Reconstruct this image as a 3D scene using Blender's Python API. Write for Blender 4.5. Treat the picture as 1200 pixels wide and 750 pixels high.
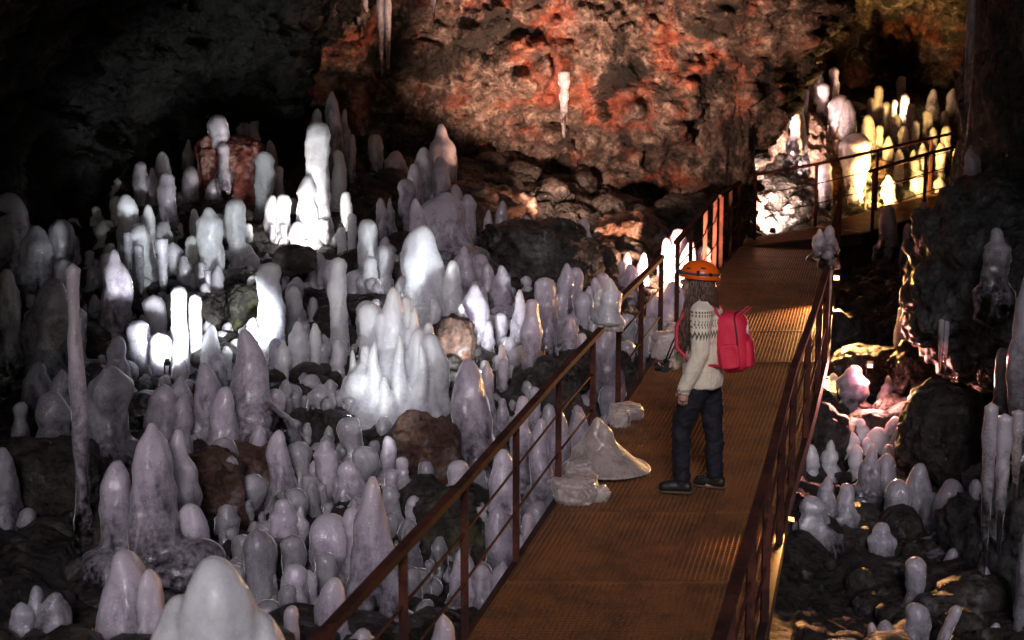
import bpy, bmesh, math, random
import numpy as np
from mathutils import Vector, Matrix, Quaternion

# ------------------------------------------------------------------ scene, camera, world, sun
sc = bpy.context.scene
for o in list(bpy.data.objects):
    bpy.data.objects.remove(o)
COL = sc.collection
R = math.radians
F_PX = 1667.0            # focal length in pixels of the 1200 x 750 photograph (50 mm lens)
CAM_Z = 2.7
PITCH = R(8.0)
CP, SP = math.cos(PITCH), math.sin(PITCH)

cam = bpy.data.cameras.new('camera')
cam.sensor_width = 36.0
cam.lens = 36.0 * F_PX / 1200.0
cam.clip_start = 0.05
cam.clip_end = 200.0
cam.dof.use_dof = True
cam.dof.focus_distance = 11.5
cam.dof.aperture_fstop = 2.8
camo = bpy.data.objects.new('camera', cam)
camo.location = (0, 0, CAM_Z)
camo.rotation_euler = (R(90) - PITCH, 0, 0)
COL.objects.link(camo)
sc.camera = camo

SUN_EL, SUN_AZ = R(28), R(179)      # daylight falling in through the cave mouth behind the camera
world = bpy.data.worlds.new('World')
sc.world = world
world.use_nodes = True
wn = world.node_tree.nodes
wl = world.node_tree.links
sky = wn.new('ShaderNodeTexSky')
sky.sky_type = 'NISHITA'
sky.sun_disc = False
sky.sun_elevation = SUN_EL
sky.sun_rotation = SUN_AZ
bg = wn['Background']
bg.inputs['Strength'].default_value = 0.03
wl.new(sky.outputs[0], bg.inputs['Color'])

sun = bpy.data.lights.new('sun', 'SUN')
sun.energy = 0.95
sun.angle = R(16)
sun.color = (1.0, 0.89, 0.97)
suno = bpy.data.objects.new('sun', sun)
# light travels from behind the camera, slightly from the left, downwards
sdir = Vector((0.03, 1.0, -math.tan(SUN_EL))).normalized()
suno.rotation_euler = sdir.to_track_quat('-Z', 'Y').to_euler()
suno.location = (-3, -10, 12)
COL.objects.link(suno)

vs = sc.view_settings
vs.view_transform = 'Standard'
vs.look = 'None'
vs.exposure = 0.45
vs.gamma = 1.0
vs.use_curve_mapping = False
sc.render.engine = 'CYCLES'
cy = sc.cycles
cy.use_denoising = True
try:
    cy.denoiser = 'OPENIMAGEDENOISE'
except Exception:
    pass
cy.max_bounces = 6
cy.diffuse_bounces = 2
cy.glossy_bounces = 2
cy.transmission_bounces = 4
cy.use_adaptive_sampling = True
cy.adaptive_threshold = 0.02
cy.transparent_max_bounces = 8
cy.sample_clamp_indirect = 4.0
cy.caustics_reflective = False
cy.caustics_refractive = False

# ------------------------------------------------------------------ helpers
def W(px, py, d):
    """point seen at pixel (px, py) at distance d along the view axis"""
    u = (px - 600.0) / F_PX * d
    v = (375.0 - py) / F_PX * d
    return Vector((u, d * CP + v * SP, CAM_Z - d * SP + v * CP))

def tag(o, label=None, cat=None, group=None, kind=None):
    if label: o['label'] = label
    if cat: o['category'] = cat
    if group: o['group'] = group
    if kind: o['kind'] = kind
    return o

def link(o, parent=None):
    COL.objects.link(o)
    if parent is not None:
        o.parent = parent
    return o

def empty(name, loc=(0, 0, 0), rot=(0, 0, 0)):
    o = bpy.data.objects.new(name, None)
    o.empty_display_size = 0.1
    o.location = loc
    o.rotation_euler = rot
    return link(o)

def np_mesh(name, V, Fq, smooth=True):
    """mesh from numpy vertices and (n,3) or (n,4) faces"""
    me = bpy.data.meshes.new(name)
    V = np.asarray(V, dtype=np.float32)
    Fq = np.asarray(Fq, dtype=np.int32)
    k = Fq.shape[1]
    me.vertices.add(len(V))
    me.vertices.foreach_set('co', V.ravel())
    me.loops.add(Fq.size)
    me.loops.foreach_set('vertex_index', Fq.ravel())
    me.polygons.add(len(Fq))
    me.polygons.foreach_set('loop_start', np.arange(0, Fq.size, k, dtype=np.int32))
    if smooth:
        me.polygons.foreach_set('use_smooth', np.ones(len(Fq), dtype=bool))
    me.update(calc_edges=True)
    me.validate()
    return me

def obj(name, me, mat=None, parent=None):
    if mat is not None and not me.materials:
        me.materials.append(mat)
    return link(bpy.data.objects.new(name, me), parent)

def grid_faces(nu, nv, wrap_u=False):
    i = np.arange(nu if wrap_u else nu - 1)
    j = np.arange(nv - 1)
    I, J = np.meshgrid(i, j, indexing='ij')
    I2 = (I + 1) % nu
    f = np.stack([I * nv + J, I2 * nv + J, I2 * nv + J + 1, I * nv + J + 1], -1)
    return f.reshape(-1, 4)

class MB:
    """collects boxes, bars and tubes into one mesh"""
    def __init__(s):
        s.v = []; s.f = []
    def add(s, V, Fs):
        n = len(s.v)
        s.v += [tuple(p) for p in V]
        s.f += [tuple(i + n for i in f) for f in Fs]
    def box(s, c, size, M=None):
        h = Vector(size) / 2
        P = [Vector((x * h.x, y * h.y, z * h.z)) for x in (-1, 1) for y in (-1, 1) for z in (-1, 1)]
        if M is not None: P = [M @ p for p in P]
        s.add([Vector(c) + p for p in P], [(0, 1, 3, 2), (4, 6, 7, 5), (0, 4, 5, 1), (2, 3, 7, 6), (0, 2, 6, 4), (1, 5, 7, 3)])
    def bar(s, a, b, w, h, up=Vector((0, 0, 1))):
        a, b = Vector(a), Vector(b)
        t = (b - a).normalized()
        sd = t.cross(up)
        if sd.length < 1e-5: sd = t.cross(Vector((0, 1, 0)))
        sd.normalize()
        u = sd.cross(t).normalized()
        P = []
        for p in (a, b):
            for i, j in ((-1, -1), (1, -1), (1, 1), (-1, 1)):
                P.append(p + sd * (i * w / 2) + u * (j * h / 2))
        s.add(P, [(3, 2, 1, 0), (4, 5, 6, 7), (0, 1, 5, 4), (1, 2, 6, 5), (2, 3, 7, 6), (3, 0, 4, 7)])
    def tube(s, pts, rad, n=8, caps=True):
        pts = [Vector(p) for p in pts]
        if not isinstance(rad, (list, tuple)): rad = [rad] * len(pts)
        rings = []
        prev = None
        for i, p in enumerate(pts):
            t = (pts[min(i + 1, len(pts) - 1)] - pts[max(i - 1, 0)]).normalized()
            if prev is None:
                a = t.cross(Vector((0, 0, 1)))
                if a.length < 0.05: a = t.cross(Vector((1, 0, 0)))
            else:
                a = prev - t * prev.dot(t)
            a.normalize(); prev = a
            b = t.cross(a)
            rings.append([p + (a * math.cos(2 * math.pi * k / n) + b * math.sin(2 * math.pi * k / n)) * rad[i] for k in range(n)])
        Fs = []
        for i in range(len(pts) - 1):
            for k in range(n):
                Fs.append((i * n + k, i * n + (k + 1) % n, (i + 1) * n + (k + 1) % n, (i + 1) * n + k))
        if caps:
            Fs.append(tuple(reversed(range(n))))
            Fs.append(tuple((len(pts) - 1) * n + k for k in range(n)))
        s.add([q for r in rings for q in r], Fs)
    def build(s, name, mat, parent=None, smooth=False, bevel=0):
        me = bpy.data.meshes.new(name)
        me.from_pydata(s.v, [], s.f)
        me.update()
        if bevel:
            bm = bmesh.new(); bm.from_mesh(me)
            bmesh.ops.bevel(bm, geom=bm.edges[:], offset=bevel, segments=2, affect='EDGES', profile=0.5)
            bm.to_mesh(me); bm.free()
        if smooth:
            me.polygons.foreach_set('use_smooth', [True] * len(me.polygons))
        return obj(name, me, mat, parent)

# ---- numpy noise
def _hash(ix, iy, iz, seed):
    h = (ix.astype(np.uint32) * np.uint32(374761393) + iy.astype(np.uint32) * np.uint32(668265263)
         + iz.astype(np.uint32) * np.uint32(2147483647) + np.uint32((seed * 974634777) & 0xffffffff))
    h = (h ^ (h >> np.uint32(13))) * np.uint32(1274126177)
    h = h ^ (h >> np.uint32(16))
    h = h * np.uint32(2246822519)
    return (h ^ (h >> np.uint32(15)))

def vnoise(P, seed=0):
    """gradient noise, about -1..1"""
    P = np.asarray(P, dtype=np.float64)
    i = np.floor(P).astype(np.int64)
    f = P - i
    u = f * f * f * (f * (f * 6 - 15) + 10)
    out = 0
    for dx in (0, 1):
        wx = u[:, 0] if dx else 1 - u[:, 0]
        for dy in (0, 1):
            wy = u[:, 1] if dy else 1 - u[:, 1]
            for dz in (0, 1):
                wz = u[:, 2] if dz else 1 - u[:, 2]
                h = _hash(i[:, 0] + dx, i[:, 1] + dy, i[:, 2] + dz, seed)
                gx = ((h & 1023) / 511.5) - 1; gy = (((h >> np.uint32(10)) & 1023) / 511.5) - 1; gz = (((h >> np.uint32(20)) & 1023) / 511.5) - 1
                out = out + wx * wy * wz * (gx * (f[:, 0] - dx) + gy * (f[:, 1] - dy) + gz * (f[:, 2] - dz))
    return out * 1.3

def fbm(P, octv=4, seed=0, gain=0.5, ridged=False):
    a, s, out = 1.0, 1.0, 0
    for k in range(octv):
        n = vnoise(P * s, seed + k * 17)
        if ridged: n = 1 - 2 * np.abs(n)
        out = out + a * n
        a *= gain; s *= 2.03
    return out

def worley(P, seed=0):
    """distance to nearest and second nearest cell point, and a cell id"""
    P = np.asarray(P, dtype=np.float64)
    i = np.floor(P).astype(np.int64)
    f1 = np.full(len(P), 9.0); f2 = np.full(len(P), 9.0); cid = np.zeros(len(P))
    for dx in (-1, 0, 1):
        for dy in (-1, 0, 1):
            for dz in (-1, 0, 1):
                h = _hash(i[:, 0] + dx, i[:, 1] + dy, i[:, 2] + dz, seed)
                q = np.stack([i[:, 0] + dx + (h & 1023) / 1023.0, i[:, 1] + dy + ((h >> np.uint32(10)) & 1023) / 1023.0,
                              i[:, 2] + dz + ((h >> np.uint32(20)) & 1023) / 1023.0], -1)
                d = np.sqrt(((P - q) ** 2).sum(1))
                near = d < f1
                f2 = np.where(near, f1, np.minimum(f2, d))
                cid = np.where(near, (h >> np.uint32(7) & 255) / 255.0, cid)
                f1 = np.where(near, d, f1)
    return f1, f2, cid

# ------------------------------------------------------------------ materials
def new_mat(name):
    m = bpy.data.materials.new(name)
    m.use_nodes = True
    nt = m.node_tree
    return m, nt, nt.nodes, nt.links, nt.nodes['Principled BSDF']

def noise_node(n, l, vec, scale, detail=6, rough=0.6, dist=0.0):
    t = n.new('ShaderNodeTexNoise')
    t.inputs['Scale'].default_value = scale
    t.inputs['Detail'].default_value = detail
    t.inputs['Roughness'].default_value = rough
    t.inputs['Distortion'].default_value = dist
    l.new(vec, t.inputs['Vector'])
    return t

def ramp(n, l, fac, stops):
    r = n.new('ShaderNodeValToRGB')
    e = r.color_ramp.elements
    while len(e) < len(stops): e.new(0.5)
    for k, (p, c) in enumerate(stops):
        e[k].position = p
        e[k].color = (*c, 1) if len(c) == 3 else c
    l.new(fac, r.inputs['Fac'])
    return r

def mixc(n, l, fac, a, b, blend='MIX'):
    m = n.new('ShaderNodeMix')
    m.data_type = 'RGBA'; m.blend_type = blend
    for s, v in ((0, fac), (6, a), (7, b)):
        if hasattr(v, 'links'): l.new(v, m.inputs[s])
        else: m.inputs[s].default_value = v if s == 0 else (*v, 1)
    return m.outputs[2]

def math_node(n, l, op, a, b=None, clamp=False):
    m = n.new('ShaderNodeMath'); m.operation = op; m.use_clamp = clamp
    for s, v in ((0, a), (1, b)):
        if v is None: continue
        if hasattr(v, 'links'): l.new(v, m.inputs[s])
        else: m.inputs[s].default_value = v
    return m.outputs[0]

def bump_chain(n, l, bsdf, heights):
    prev = None
    for h, strength, dist in heights:
        b = n.new('ShaderNodeBump')
        b.inputs['Strength'].default_value = strength
        b.inputs['Distance'].default_value = dist
        l.new(h, b.inputs['Height'])
        if prev is not None: l.new(prev, b.inputs['Normal'])
        prev = b.outputs[0]
    l.new(prev, bsdf.inputs['Normal'])

def rock_mat(name, dark, mid, pale, hot=None, hot_amt=0.5, rough=(0.55, 0.9), wet=0.35, moss=None, glaze=0.0, dark_patch=0.0):
    m, nt, n, l, b = new_mat(name)
    tc = n.new('ShaderNodeTexCoord').outputs['Object']
    n1 = noise_node(n, l, tc, 1.1, 8, 0.62, 0.4)
    n2 = noise_node(n, l, tc, 5.5, 8, 0.65, 0.3)
    n3 = noise_node(n, l, tc, 22.0, 8, 0.7)
    c = ramp(n, l, n2.outputs[0], [(0.30, dark), (0.5, mid), (0.72, pale)]).outputs[0]
    c2 = ramp(n, l, n3.outputs[0], [(0.35, (0.45, 0.45, 0.45)), (0.65, (1.35, 1.35, 1.35))]).outputs[0]
    c = mixc(n, l, 1.0, c, c2, 'MULTIPLY')
    if hot:
        o = 0.5 + (0.5 - hot_amt) * 0.3
        fr = ramp(n, l, n1.outputs[0], [(o, (0, 0, 0)), (o + 0.10, (1, 1, 1))]).outputs[0]
        hc = ramp(n, l, n2.outputs[0], [(0.3, tuple(x * 0.35 for x in hot[0])), (0.52, hot[0]), (0.7, hot[1])]).outputs[0]
        c = mixc(n, l, math_node(n, l, 'MULTIPLY', fr, 0.85), c, hc)
    if dark_patch:  # black patches: dark basalt plus recess shadow painted into the colour
        n6 = noise_node(n, l, tc, 0.9, 9, 0.66, 0.8)
        fr = ramp(n, l, n6.outputs[0], [(0.50, (0, 0, 0)), (0.58, (1, 1, 1))]).outputs[0]
        c = mixc(n, l, math_node(n, l, 'MULTIPLY', fr, dark_patch), c, (0.012, 0.010, 0.009))
    if moss:
        n4 = noise_node(n, l, tc, 2.6, 6, 0.7)
        fr = ramp(n, l, n4.outputs[0], [(0.52, (0, 0, 0)), (0.66, (1, 1, 1))]).outputs[0]
        c = mixc(n, l, math_node(n, l, 'MULTIPLY', fr, 0.7), c, moss)
    if glaze:
        n5 = noise_node(n, l, tc, 3.3, 7, 0.68, 0.6)
        fr = ramp(n, l, n5.outputs[0], [(0.62 - glaze * 0.14, (0, 0, 0)), (0.76 - glaze * 0.14, (1, 1, 1))]).outputs[0]
        c = mixc(n, l, math_node(n, l, 'MULTIPLY', fr, 0.75), c, (0.34, 0.34, 0.37))
    l.new(c, b.inputs['Base Color'])
    rr = n.new('ShaderNodeMapRange')
    rr.inputs['From Min'].default_value = 0.35; rr.inputs['From Max'].default_value = 0.65
    rr.inputs['To Min'].default_value = rough[0]; rr.inputs['To Max'].default_value = rough[1]
    l.new(n2.outputs[0], rr.inputs['Value'])
    l.new(rr.outputs[0], b.inputs['Roughness'])
    b.inputs['Specular IOR Level'].default_value = wet
    v = n.new('ShaderNodeTexVoronoi'); v.inputs['Scale'].default_value = 14.0
    l.new(tc, v.inputs['Vector'])
    bump_chain(n, l, b, [(n2.outputs[0], 0.7, 0.14), (v.outputs[0], 0.7, 0.05), (n3.outputs[0], 0.9, 0.05)])
    return m

M = {}
M['wall'] = rock_mat('wall_rock', (0.014, 0.010, 0.009), (0.13, 0.090, 0.075), (0.42, 0.33, 0.28),
                     hot=((0.26, 0.060, 0.032), (0.38, 0.18, 0.11)), hot_amt=0.46, dark_patch=0.95)
M['floor'] = rock_mat('floor_rock', (0.006, 0.005, 0.005), (0.022, 0.018, 0.016), (0.065, 0.055, 0.048), rough=(0.25, 0.7), wet=0.5, glaze=0.15)
M['boulder'] = rock_mat('boulder_rock', (0.012, 0.011, 0.010), (0.045, 0.037, 0.033), (0.11, 0.095, 0.085), rough=(0.22, 0.65), wet=0.5, glaze=0.25)
M['brown'] = rock_mat('brown_rock', (0.03, 0.016, 0.012), (0.10, 0.05, 0.035), (0.20, 0.12, 0.08), hot=((0.22, 0.08, 0.03), (0.3, 0.15, 0.05)), hot_amt=0.3, rough=(0.25, 0.65), wet=0.5, glaze=0.5)
M['mossy'] = rock_mat('mossy_rock', (0.012, 0.012, 0.010), (0.045, 0.042, 0.032), (0.10, 0.095, 0.075), moss=(0.10, 0.11, 0.012), rough=(0.3, 0.7), wet=0.45, glaze=0.4)
M['redrock'] = rock_mat('red_rock', (0.06, 0.012, 0.010), (0.22, 0.055, 0.04), (0.55, 0.38, 0.33), rough=(0.25, 0.6), wet=0.5)
M['lava'] = rock_mat('lava_rock', (0.05, 0.025, 0.02), (0.22, 0.13, 0.10), (0.42, 0.32, 0.27), hot=((0.26, 0.07, 0.04), (0.35, 0.16, 0.09)), hot_amt=0.35)
M['greywall'] = rock_mat('grey_wall_rock', (0.010, 0.011, 0.012), (0.055, 0.058, 0.060), (0.14, 0.15, 0.15), hot=((0.12, 0.03, 0.02), (0.16, 0.06, 0.03)), hot_amt=0.06, rough=(0.18, 0.6), wet=0.6, glaze=0.25)

M['shadewall'] = rock_mat('shaded_wall_rock', (0.003, 0.003, 0.003), (0.010, 0.010, 0.010), (0.030, 0.032, 0.030), rough=(0.3, 0.8), wet=0.3, moss=(0.010, 0.014, 0.006))  # mossy dark rock, blackened further to paint the shade on the left

def ice_mat(name, col, clear=0.35, rough=0.22, sss=0.14, dirt=None, frost=1.0):
    m, nt, n, l, b = new_mat(name)
    tcn = n.new('ShaderNodeTexCoord')
    tc = tcn.outputs['Object']
    gen = tcn.outputs['Generated']
    sep = n.new('ShaderNodeSeparateXYZ'); l.new(gen, sep.inputs[0])
    inf = n.new('ShaderNodeObjectInfo')
    # every block of ice gets its own piece of the noise
    off = n.new('ShaderNodeVectorMath'); off.operation = 'ADD'
    l.new(tc, off.inputs[0])
    cmb = n.new('ShaderNodeCombineXYZ')
    for k in range(3): l.new(math_node(n, l, 'MULTIPLY', inf.outputs['Random'], 37.0 + 11 * k), cmb.inputs[k])
    l.new(cmb.outputs[0], off.inputs[1])
    ov = off.outputs[0]
    st = n.new('ShaderNodeVectorMath'); st.operation = 'MULTIPLY'; l.new(ov, st.inputs[0]); st.inputs[1].default_value = (1, 1, 0.45)
    big = noise_node(n, l, st.outputs[0], 6.0, 5, 0.6, 0.6)
    mid = noise_node(n, l, ov, 22.0, 6, 0.62)
    fine = noise_node(n, l, ov, 95.0, 3, 0.6)
    bub_glint = n.new('ShaderNodeTexVoronoi'); bub_glint.inputs['Scale'].default_value = 48.0; l.new(ov, bub_glint.inputs['Vector'])
    # milky and clear zones: noise patches, clear ice more frequent near the root
    z = math_node(n, l, 'MULTIPLY', sep.outputs[2], -1.1)
    z = math_node(n, l, 'ADD', z, 0.90)
    q = math_node(n, l, 'ADD', z, math_node(n, l, 'MULTIPLY', math_node(n, l, 'SUBTRACT', big.outputs[0], 0.5), 1.3))
    q = math_node(n, l, 'ADD', q, math_node(n, l, 'MULTIPLY', math_node(n, l, 'SUBTRACT', mid.outputs[0], 0.5), 0.8), clamp=True)
    q = math_node(n, l, 'MULTIPLY', q, clear * 2.2, clamp=True)
    rnd = math_node(n, l, 'ADD', math_node(n, l, 'MULTIPLY', inf.outputs['Random'], 0.25), 0.80)
    cc = n.new('ShaderNodeVectorMath'); cc.operation = 'SCALE'
    cc.inputs[0].default_value = col
    l.new(rnd, cc.inputs['Scale'])
    c = cc.outputs[0]
    c2 = ramp(n, l, big.outputs[0], [(0.30, (1.0, 1.0, 1.0)), (0.70, (0.82, 0.81, 0.84))]).outputs[0]
    c = mixc(n, l, 1.0, c, c2, 'MULTIPLY')
    fl = ramp(n, l, bub_glint.outputs['Distance'], [(0.10, (1, 1, 1)), (0.30, (0, 0, 0))]).outputs[0]   # trapped bubbles and painted sparkle flecks
    pt = ramp(n, l, mid.outputs[0], [(0.45, (0, 0, 0)), (0.60, (1, 1, 1))]).outputs[0]
    c = mixc(n, l, math_node(n, l, 'MULTIPLY', math_node(n, l, 'MULTIPLY', fl, pt), 0.9), c, (0.97, 0.97, 1.0))
    if dirt:
        fr = ramp(n, l, big.outputs[0], [(0.5, (0, 0, 0)), (0.68, (1, 1, 1))]).outputs[0]
        c = mixc(n, l, math_node(n, l, 'MULTIPLY', fr, 0.7), c, dirt)
    l.new(c, b.inputs['Base Color'])
    l.new(q, b.inputs['Transmission Weight'])
    b.inputs['Subsurface Weight'].default_value = 1.0
    b.inputs['Subsurface Radius'].default_value = (1.0, 0.95, 1.05)
    b.inputs['Subsurface Scale'].default_value = sss
    b.inputs['IOR'].default_value = 1.31
    rr = n.new('ShaderNodeMapRange')
    rr.inputs['From Min'].default_value = 0.35; rr.inputs['From Max'].default_value = 0.65
    rr.inputs['To Min'].default_value = rough * 0.4; rr.inputs['To Max'].default_value = rough * 1.8
    l.new(mid.outputs[0], rr.inputs['Value'])
    l.new(rr.outputs[0], b.inputs['Roughness'])
    b.inputs['Specular IOR Level'].default_value = 0.75
    b.inputs['Coat Weight'].default_value = 0.45
    b.inputs['Coat Roughness'].default_value = 0.06
    b.inputs['Coat IOR'].default_value = 1.31
    b.inputs['Sheen Weight'].default_value = frost
    b.inputs['Sheen Roughness'].default_value = 0.2
    bump_chain(n, l, b, [(mid.outputs[0], 0.35, 0.025), (fine.outputs[0], 0.22, 0.006)])
    return m

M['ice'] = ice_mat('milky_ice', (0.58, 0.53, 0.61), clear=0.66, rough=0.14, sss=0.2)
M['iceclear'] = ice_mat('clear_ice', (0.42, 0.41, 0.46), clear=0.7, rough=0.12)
M['icefiller'] = ice_mat('filler_ice', (0.55, 0.53, 0.58), clear=0.30, rough=0.15)
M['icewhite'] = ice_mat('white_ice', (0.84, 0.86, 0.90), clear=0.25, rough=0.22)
M['iceheap'] = ice_mat('dull_ice', (0.55, 0.47, 0.43), clear=0.12, rough=0.35, dirt=(0.25, 0.2, 0.18))

def metal_mat(name, base, rust, rough=0.6, metallic=0.4, amt=0.5, spec=0.5):
    m, nt, n, l, b = new_mat(name)
    tc = n.new('ShaderNodeTexCoord').outputs['Object']
    a = noise_node(n, l, tc, 3.0, 6, 0.7)
    f = noise_node(n, l, tc, 40.0, 5, 0.7)
    s = math_node(n, l, 'ADD', math_node(n, l, 'MULTIPLY', a.outputs[0], 0.7), math_node(n, l, 'MULTIPLY', f.outputs[0], 0.3))
    fr = ramp(n, l, s, [(0.5 - amt * 0.15, (0, 0, 0)), (0.62 - amt * 0.15, (1, 1, 1))]).outputs[0]
    l.new(mixc(n, l, fr, base, rust), b.inputs['Base Color'])
    b.inputs['Metallic'].default_value = metallic
    b.inputs['Roughness'].default_value = rough
    b.inputs['Specular IOR Level'].default_value = spec
    bump_chain(n, l, b, [(f.outputs[0], 0.3, 0.003)])
    return m

M['rail'] = metal_mat('rusty_rail_steel', (0.032, 0.013, 0.011), (0.085, 0.028, 0.019), 0.85, 0.0, 0.4, 0.15)
M['grate'] = metal_mat('rusty_grating_steel', (0.17, 0.080, 0.042), (0.30, 0.125, 0.050), 0.45, 0.5, 0.5)
M['beam'] = metal_mat('dark_beam_steel', (0.022, 0.012, 0.010), (0.06, 0.025, 0.016), 0.6, 0.3, 0.4)
M['plate'] = metal_mat('dark_red_plate', (0.020, 0.008, 0.007), (0.055, 0.016, 0.012), 0.6, 0.1, 0.4)

def plain(name, col, rough=0.6, metallic=0.0, spec=0.5, bump=0.0, bscale=60.0, var=0.15):
    m, nt, n, l, b = new_mat(name)
    tc = n.new('ShaderNodeTexCoord').outputs['Object']
    a = noise_node(n, l, tc, bscale, 5, 0.65)
    c = ramp(n, l, a.outputs[0], [(0.3, tuple(x * (1 - var) for x in col)), (0.7, tuple(min(1, x * (1 + var)) for x in col))]).outputs[0]
    l.new(c, b.inputs['Base Color'])
    b.inputs['Roughness'].default_value = rough
    b.inputs['Metallic'].default_value = metallic
    b.inputs['Specular IOR Level'].default_value = spec
    if bump: bump_chain(n, l, b, [(a.outputs[0], bump, 0.004)])
    return m

def emit(name, col, strength):
    m, nt, n, l, b = new_mat(name)
    b.inputs['Base Color'].default_value = (0.8, 0.8, 0.8, 1)
    b.inputs['Emission Color'].default_value = (*col, 1)
    b.inputs['Emission Strength'].default_value = strength
    return m

# ------------------------------------------------------------------ terrain: floor
GP = [ # pixel x, pixel y, distance of points read off the ground between the ice
    (0, 750, 8.6), (150, 760, 8.2), (262, 830, 6.6), (400, 750, 9.2), (500, 745, 9.5), (590, 690, 10.5), (640, 600, 11.8),
    (690, 540, 12.8), (735, 480, 13.8), (775, 425, 15), (805, 375, 16.8), (50, 620, 10), (200, 640, 10), (350, 620, 10.5),
    (480, 600, 11), (560, 570, 11.8), (50, 480, 12.2), (200, 470, 12.5), (350, 470, 12.5), (480, 470, 12.8), (600, 470, 13),
    (60, 380, 14), (200, 380, 14.2), (350, 380, 14.5), (500, 380, 14.6), (620, 400, 14.6), (700, 390, 15.2), (100, 300, 15.5),
    (250, 290, 16), (400, 280, 16.5), (550, 290, 16.8), (680, 320, 17), (760, 330, 17.5), (150, 230, 17), (280, 230, 17.8),
    (420, 220, 18.5), (560, 240, 18.8), (700, 260, 19), (830, 305, 19.7), (200, 190, 19), (450, 190, 20), (650, 215, 20.5),
    (-150, 620, 10), (-150, 380, 14), (-150, 260, 17), (950, 720, 10), (1060, 740, 9.6), (1000, 600, 12), (1100, 640, 11),
    (980, 520, 13.6), (1060, 520, 13.4), (1000, 440, 15), (1080, 430, 15), (1000, 380, 17), (1080, 340, 18), (1000, 320, 20.4),
    (1100, 300, 20.4), (1200, 640, 10.6), (1250, 430, 14), (1230, 300, 18),
    (900, 285, 22.0), (960, 262, 22.6), (870, 200, 23.0), (900, 165, 24), (1000, 205, 24.2), (1090, 224, 24.0), (1060, 150, 26), (1150, 215, 24),
    (960, 130, 25.3), (1130, 120, 27), (880, 120, 26), (820, 560, 11.2), (760, 640, 9.6), (860, 430, 14.5), (1200, 200, 25)]
gpt = np.array([W(*g) for g in GP] + [(-1.2, 4, -0.6), (-4, 4, -0.1), (1, 4, -1.1), (4, 4, -0.9), (-5, 7, 0.0), (-7, 12, 0.6), (-7, 18, 2.2),
                                      (0, 24, 2.2), (8, 28, 3.2), (12, 26, 2.6), (12, 18, 0.9), (7, 10, -0.5), (3, 31, 3.2), (-4, 23, 2.3), (0, 0, -1.0), (-4, 0, -0.6), (4, 0, -1.0)], dtype=float)
def _tps(r2): return 0.5 * r2 * np.log(r2 + 1e-9)
_n = len(gpt)
_A = np.zeros((_n + 3, _n + 3))
_d2 = ((gpt[:, None, :2] - gpt[None, :, :2]) ** 2).sum(-1)
_A[:_n, :_n] = _tps(_d2) + np.eye(_n) * 0.05
_A[:_n, _n] = 1; _A[:_n, _n + 1:] = gpt[:, :2]; _A[_n, :_n] = 1; _A[_n + 1:, :_n] = gpt[:, :2].T
_w = np.linalg.solve(_A, np.concatenate([gpt[:, 2], [0, 0, 0]]))
def ground(x, y):
    x = np.asarray(x, float); y = np.asarray(y, float)
    sh = x.shape
    x = x.ravel(); y = y.ravel()
    out = np.empty(len(x))
    for a in range(0, len(x), 20000):
        xa, ya = x[a:a + 20000], y[a:a + 20000]
        r2 = (xa[:, None] - gpt[None, :, 0]) ** 2 + (ya[:, None] - gpt[None, :, 1]) ** 2
        out[a:a + 20000] = _tps(r2) @ _w[:_n] + _w[_n] + _w[_n + 1] * xa + _w[_n + 2] * ya
    return out.reshape(sh)

DD = np.arange(4.0, 29.0, 0.04)
def hit(px, py):
    """distance at which the view ray through a pixel meets the ground"""
    u = (px - 600) / F_PX; v = (375 - py) / F_PX
    x = u * DD; y = DD * (CP + v * SP); z = CAM_Z + DD * (v * CP - SP)
    below = z < ground(x, y)
    k = np.argmax(below)
    return DD[k] if below.any() else None

# ------------------------------------------------------------------ walkway edges (needed to keep the floor below the deck)
LE = [(5.2, -1.03, -2.43), (8.07, None, (551, 747)), (10.4, None, (659, 581)), (12.2, None, (725, 489)), (14.1, None, (777, 408)),
      (15.6, None, (802, 372)), (17.6, None, (836, 326)), (21.0, None, (868, 289))]
WD = [1.62, 1.62, 1.62, 1.62, 1.60, 1.56, 1.50, 1.42]
lefts, rights = [], []
for (d, a, b), w in zip(LE, WD):
    p = W(600 + a / d * F_PX, 375 - b / d * F_PX, d) if a is not None else W(b[0], b[1], d)
    lefts.append(p); rights.append(p + Vector((w, 0, 0)))
def edge_at(E, y):
    for a, b in zip(E[:-1], E[1:]):
        if y <= b.y or b is E[-1]:
            return a.lerp(b, (y - a.y) / (b.y - a.y))

xs = np.arange(-8.0, 13.0, 0.05); ys = np.arange(0.0, 30.5, 0.05)
X, Y = np.meshgrid(xs, ys, indexing='ij')
Z0 = ground(X, Y)
P3 = np.stack([X.ravel(), Y.ravel(), Z0.ravel()], -1)
f1, f2, cid = worley(P3 * 2.1, 5)
g1, g2, gid = worley(P3 * 6.0, 9)
rub = np.clip((f2 - f1) * 1.6, 0, 0.5) * (0.12 + 0.28 * cid) + np.clip((g2 - g1) * 1.5, 0, 0.5) * (0.03 + 0.08 * gid)
Zd = rub.reshape(X.shape) + 0.07 * fbm(P3 * 1.3, 4, 3).reshape(X.shape) + 0.02 * fbm(P3 * 9, 3, 4).reshape(X.shape) - 0.06
Zg = Z0 + Zd
# keep the floor under the deck
lx = np.interp(Y, [p.y for p in lefts], [p.x for p in lefts]); rx = np.interp(Y, [p.y for p in lefts], [p.x for p in rights])
lz = np.interp(Y, [p.y for p in lefts], [p.z for p in lefts])
inside = (X > lx - 0.2) & (X < rx + 0.2) & (Y < 21.2)
Zg = np.where(inside, np.minimum(Zg, lz - 0.30), Zg)
me = np_mesh('cave_floor', np.stack([X.ravel(), Y.ravel(), Zg.ravel()], -1), grid_faces(len(xs), len(ys)))
tag(obj('cave_floor', me, M['floor']), 'dark wet lava rubble floor of the cave', kind='structure')

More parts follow.
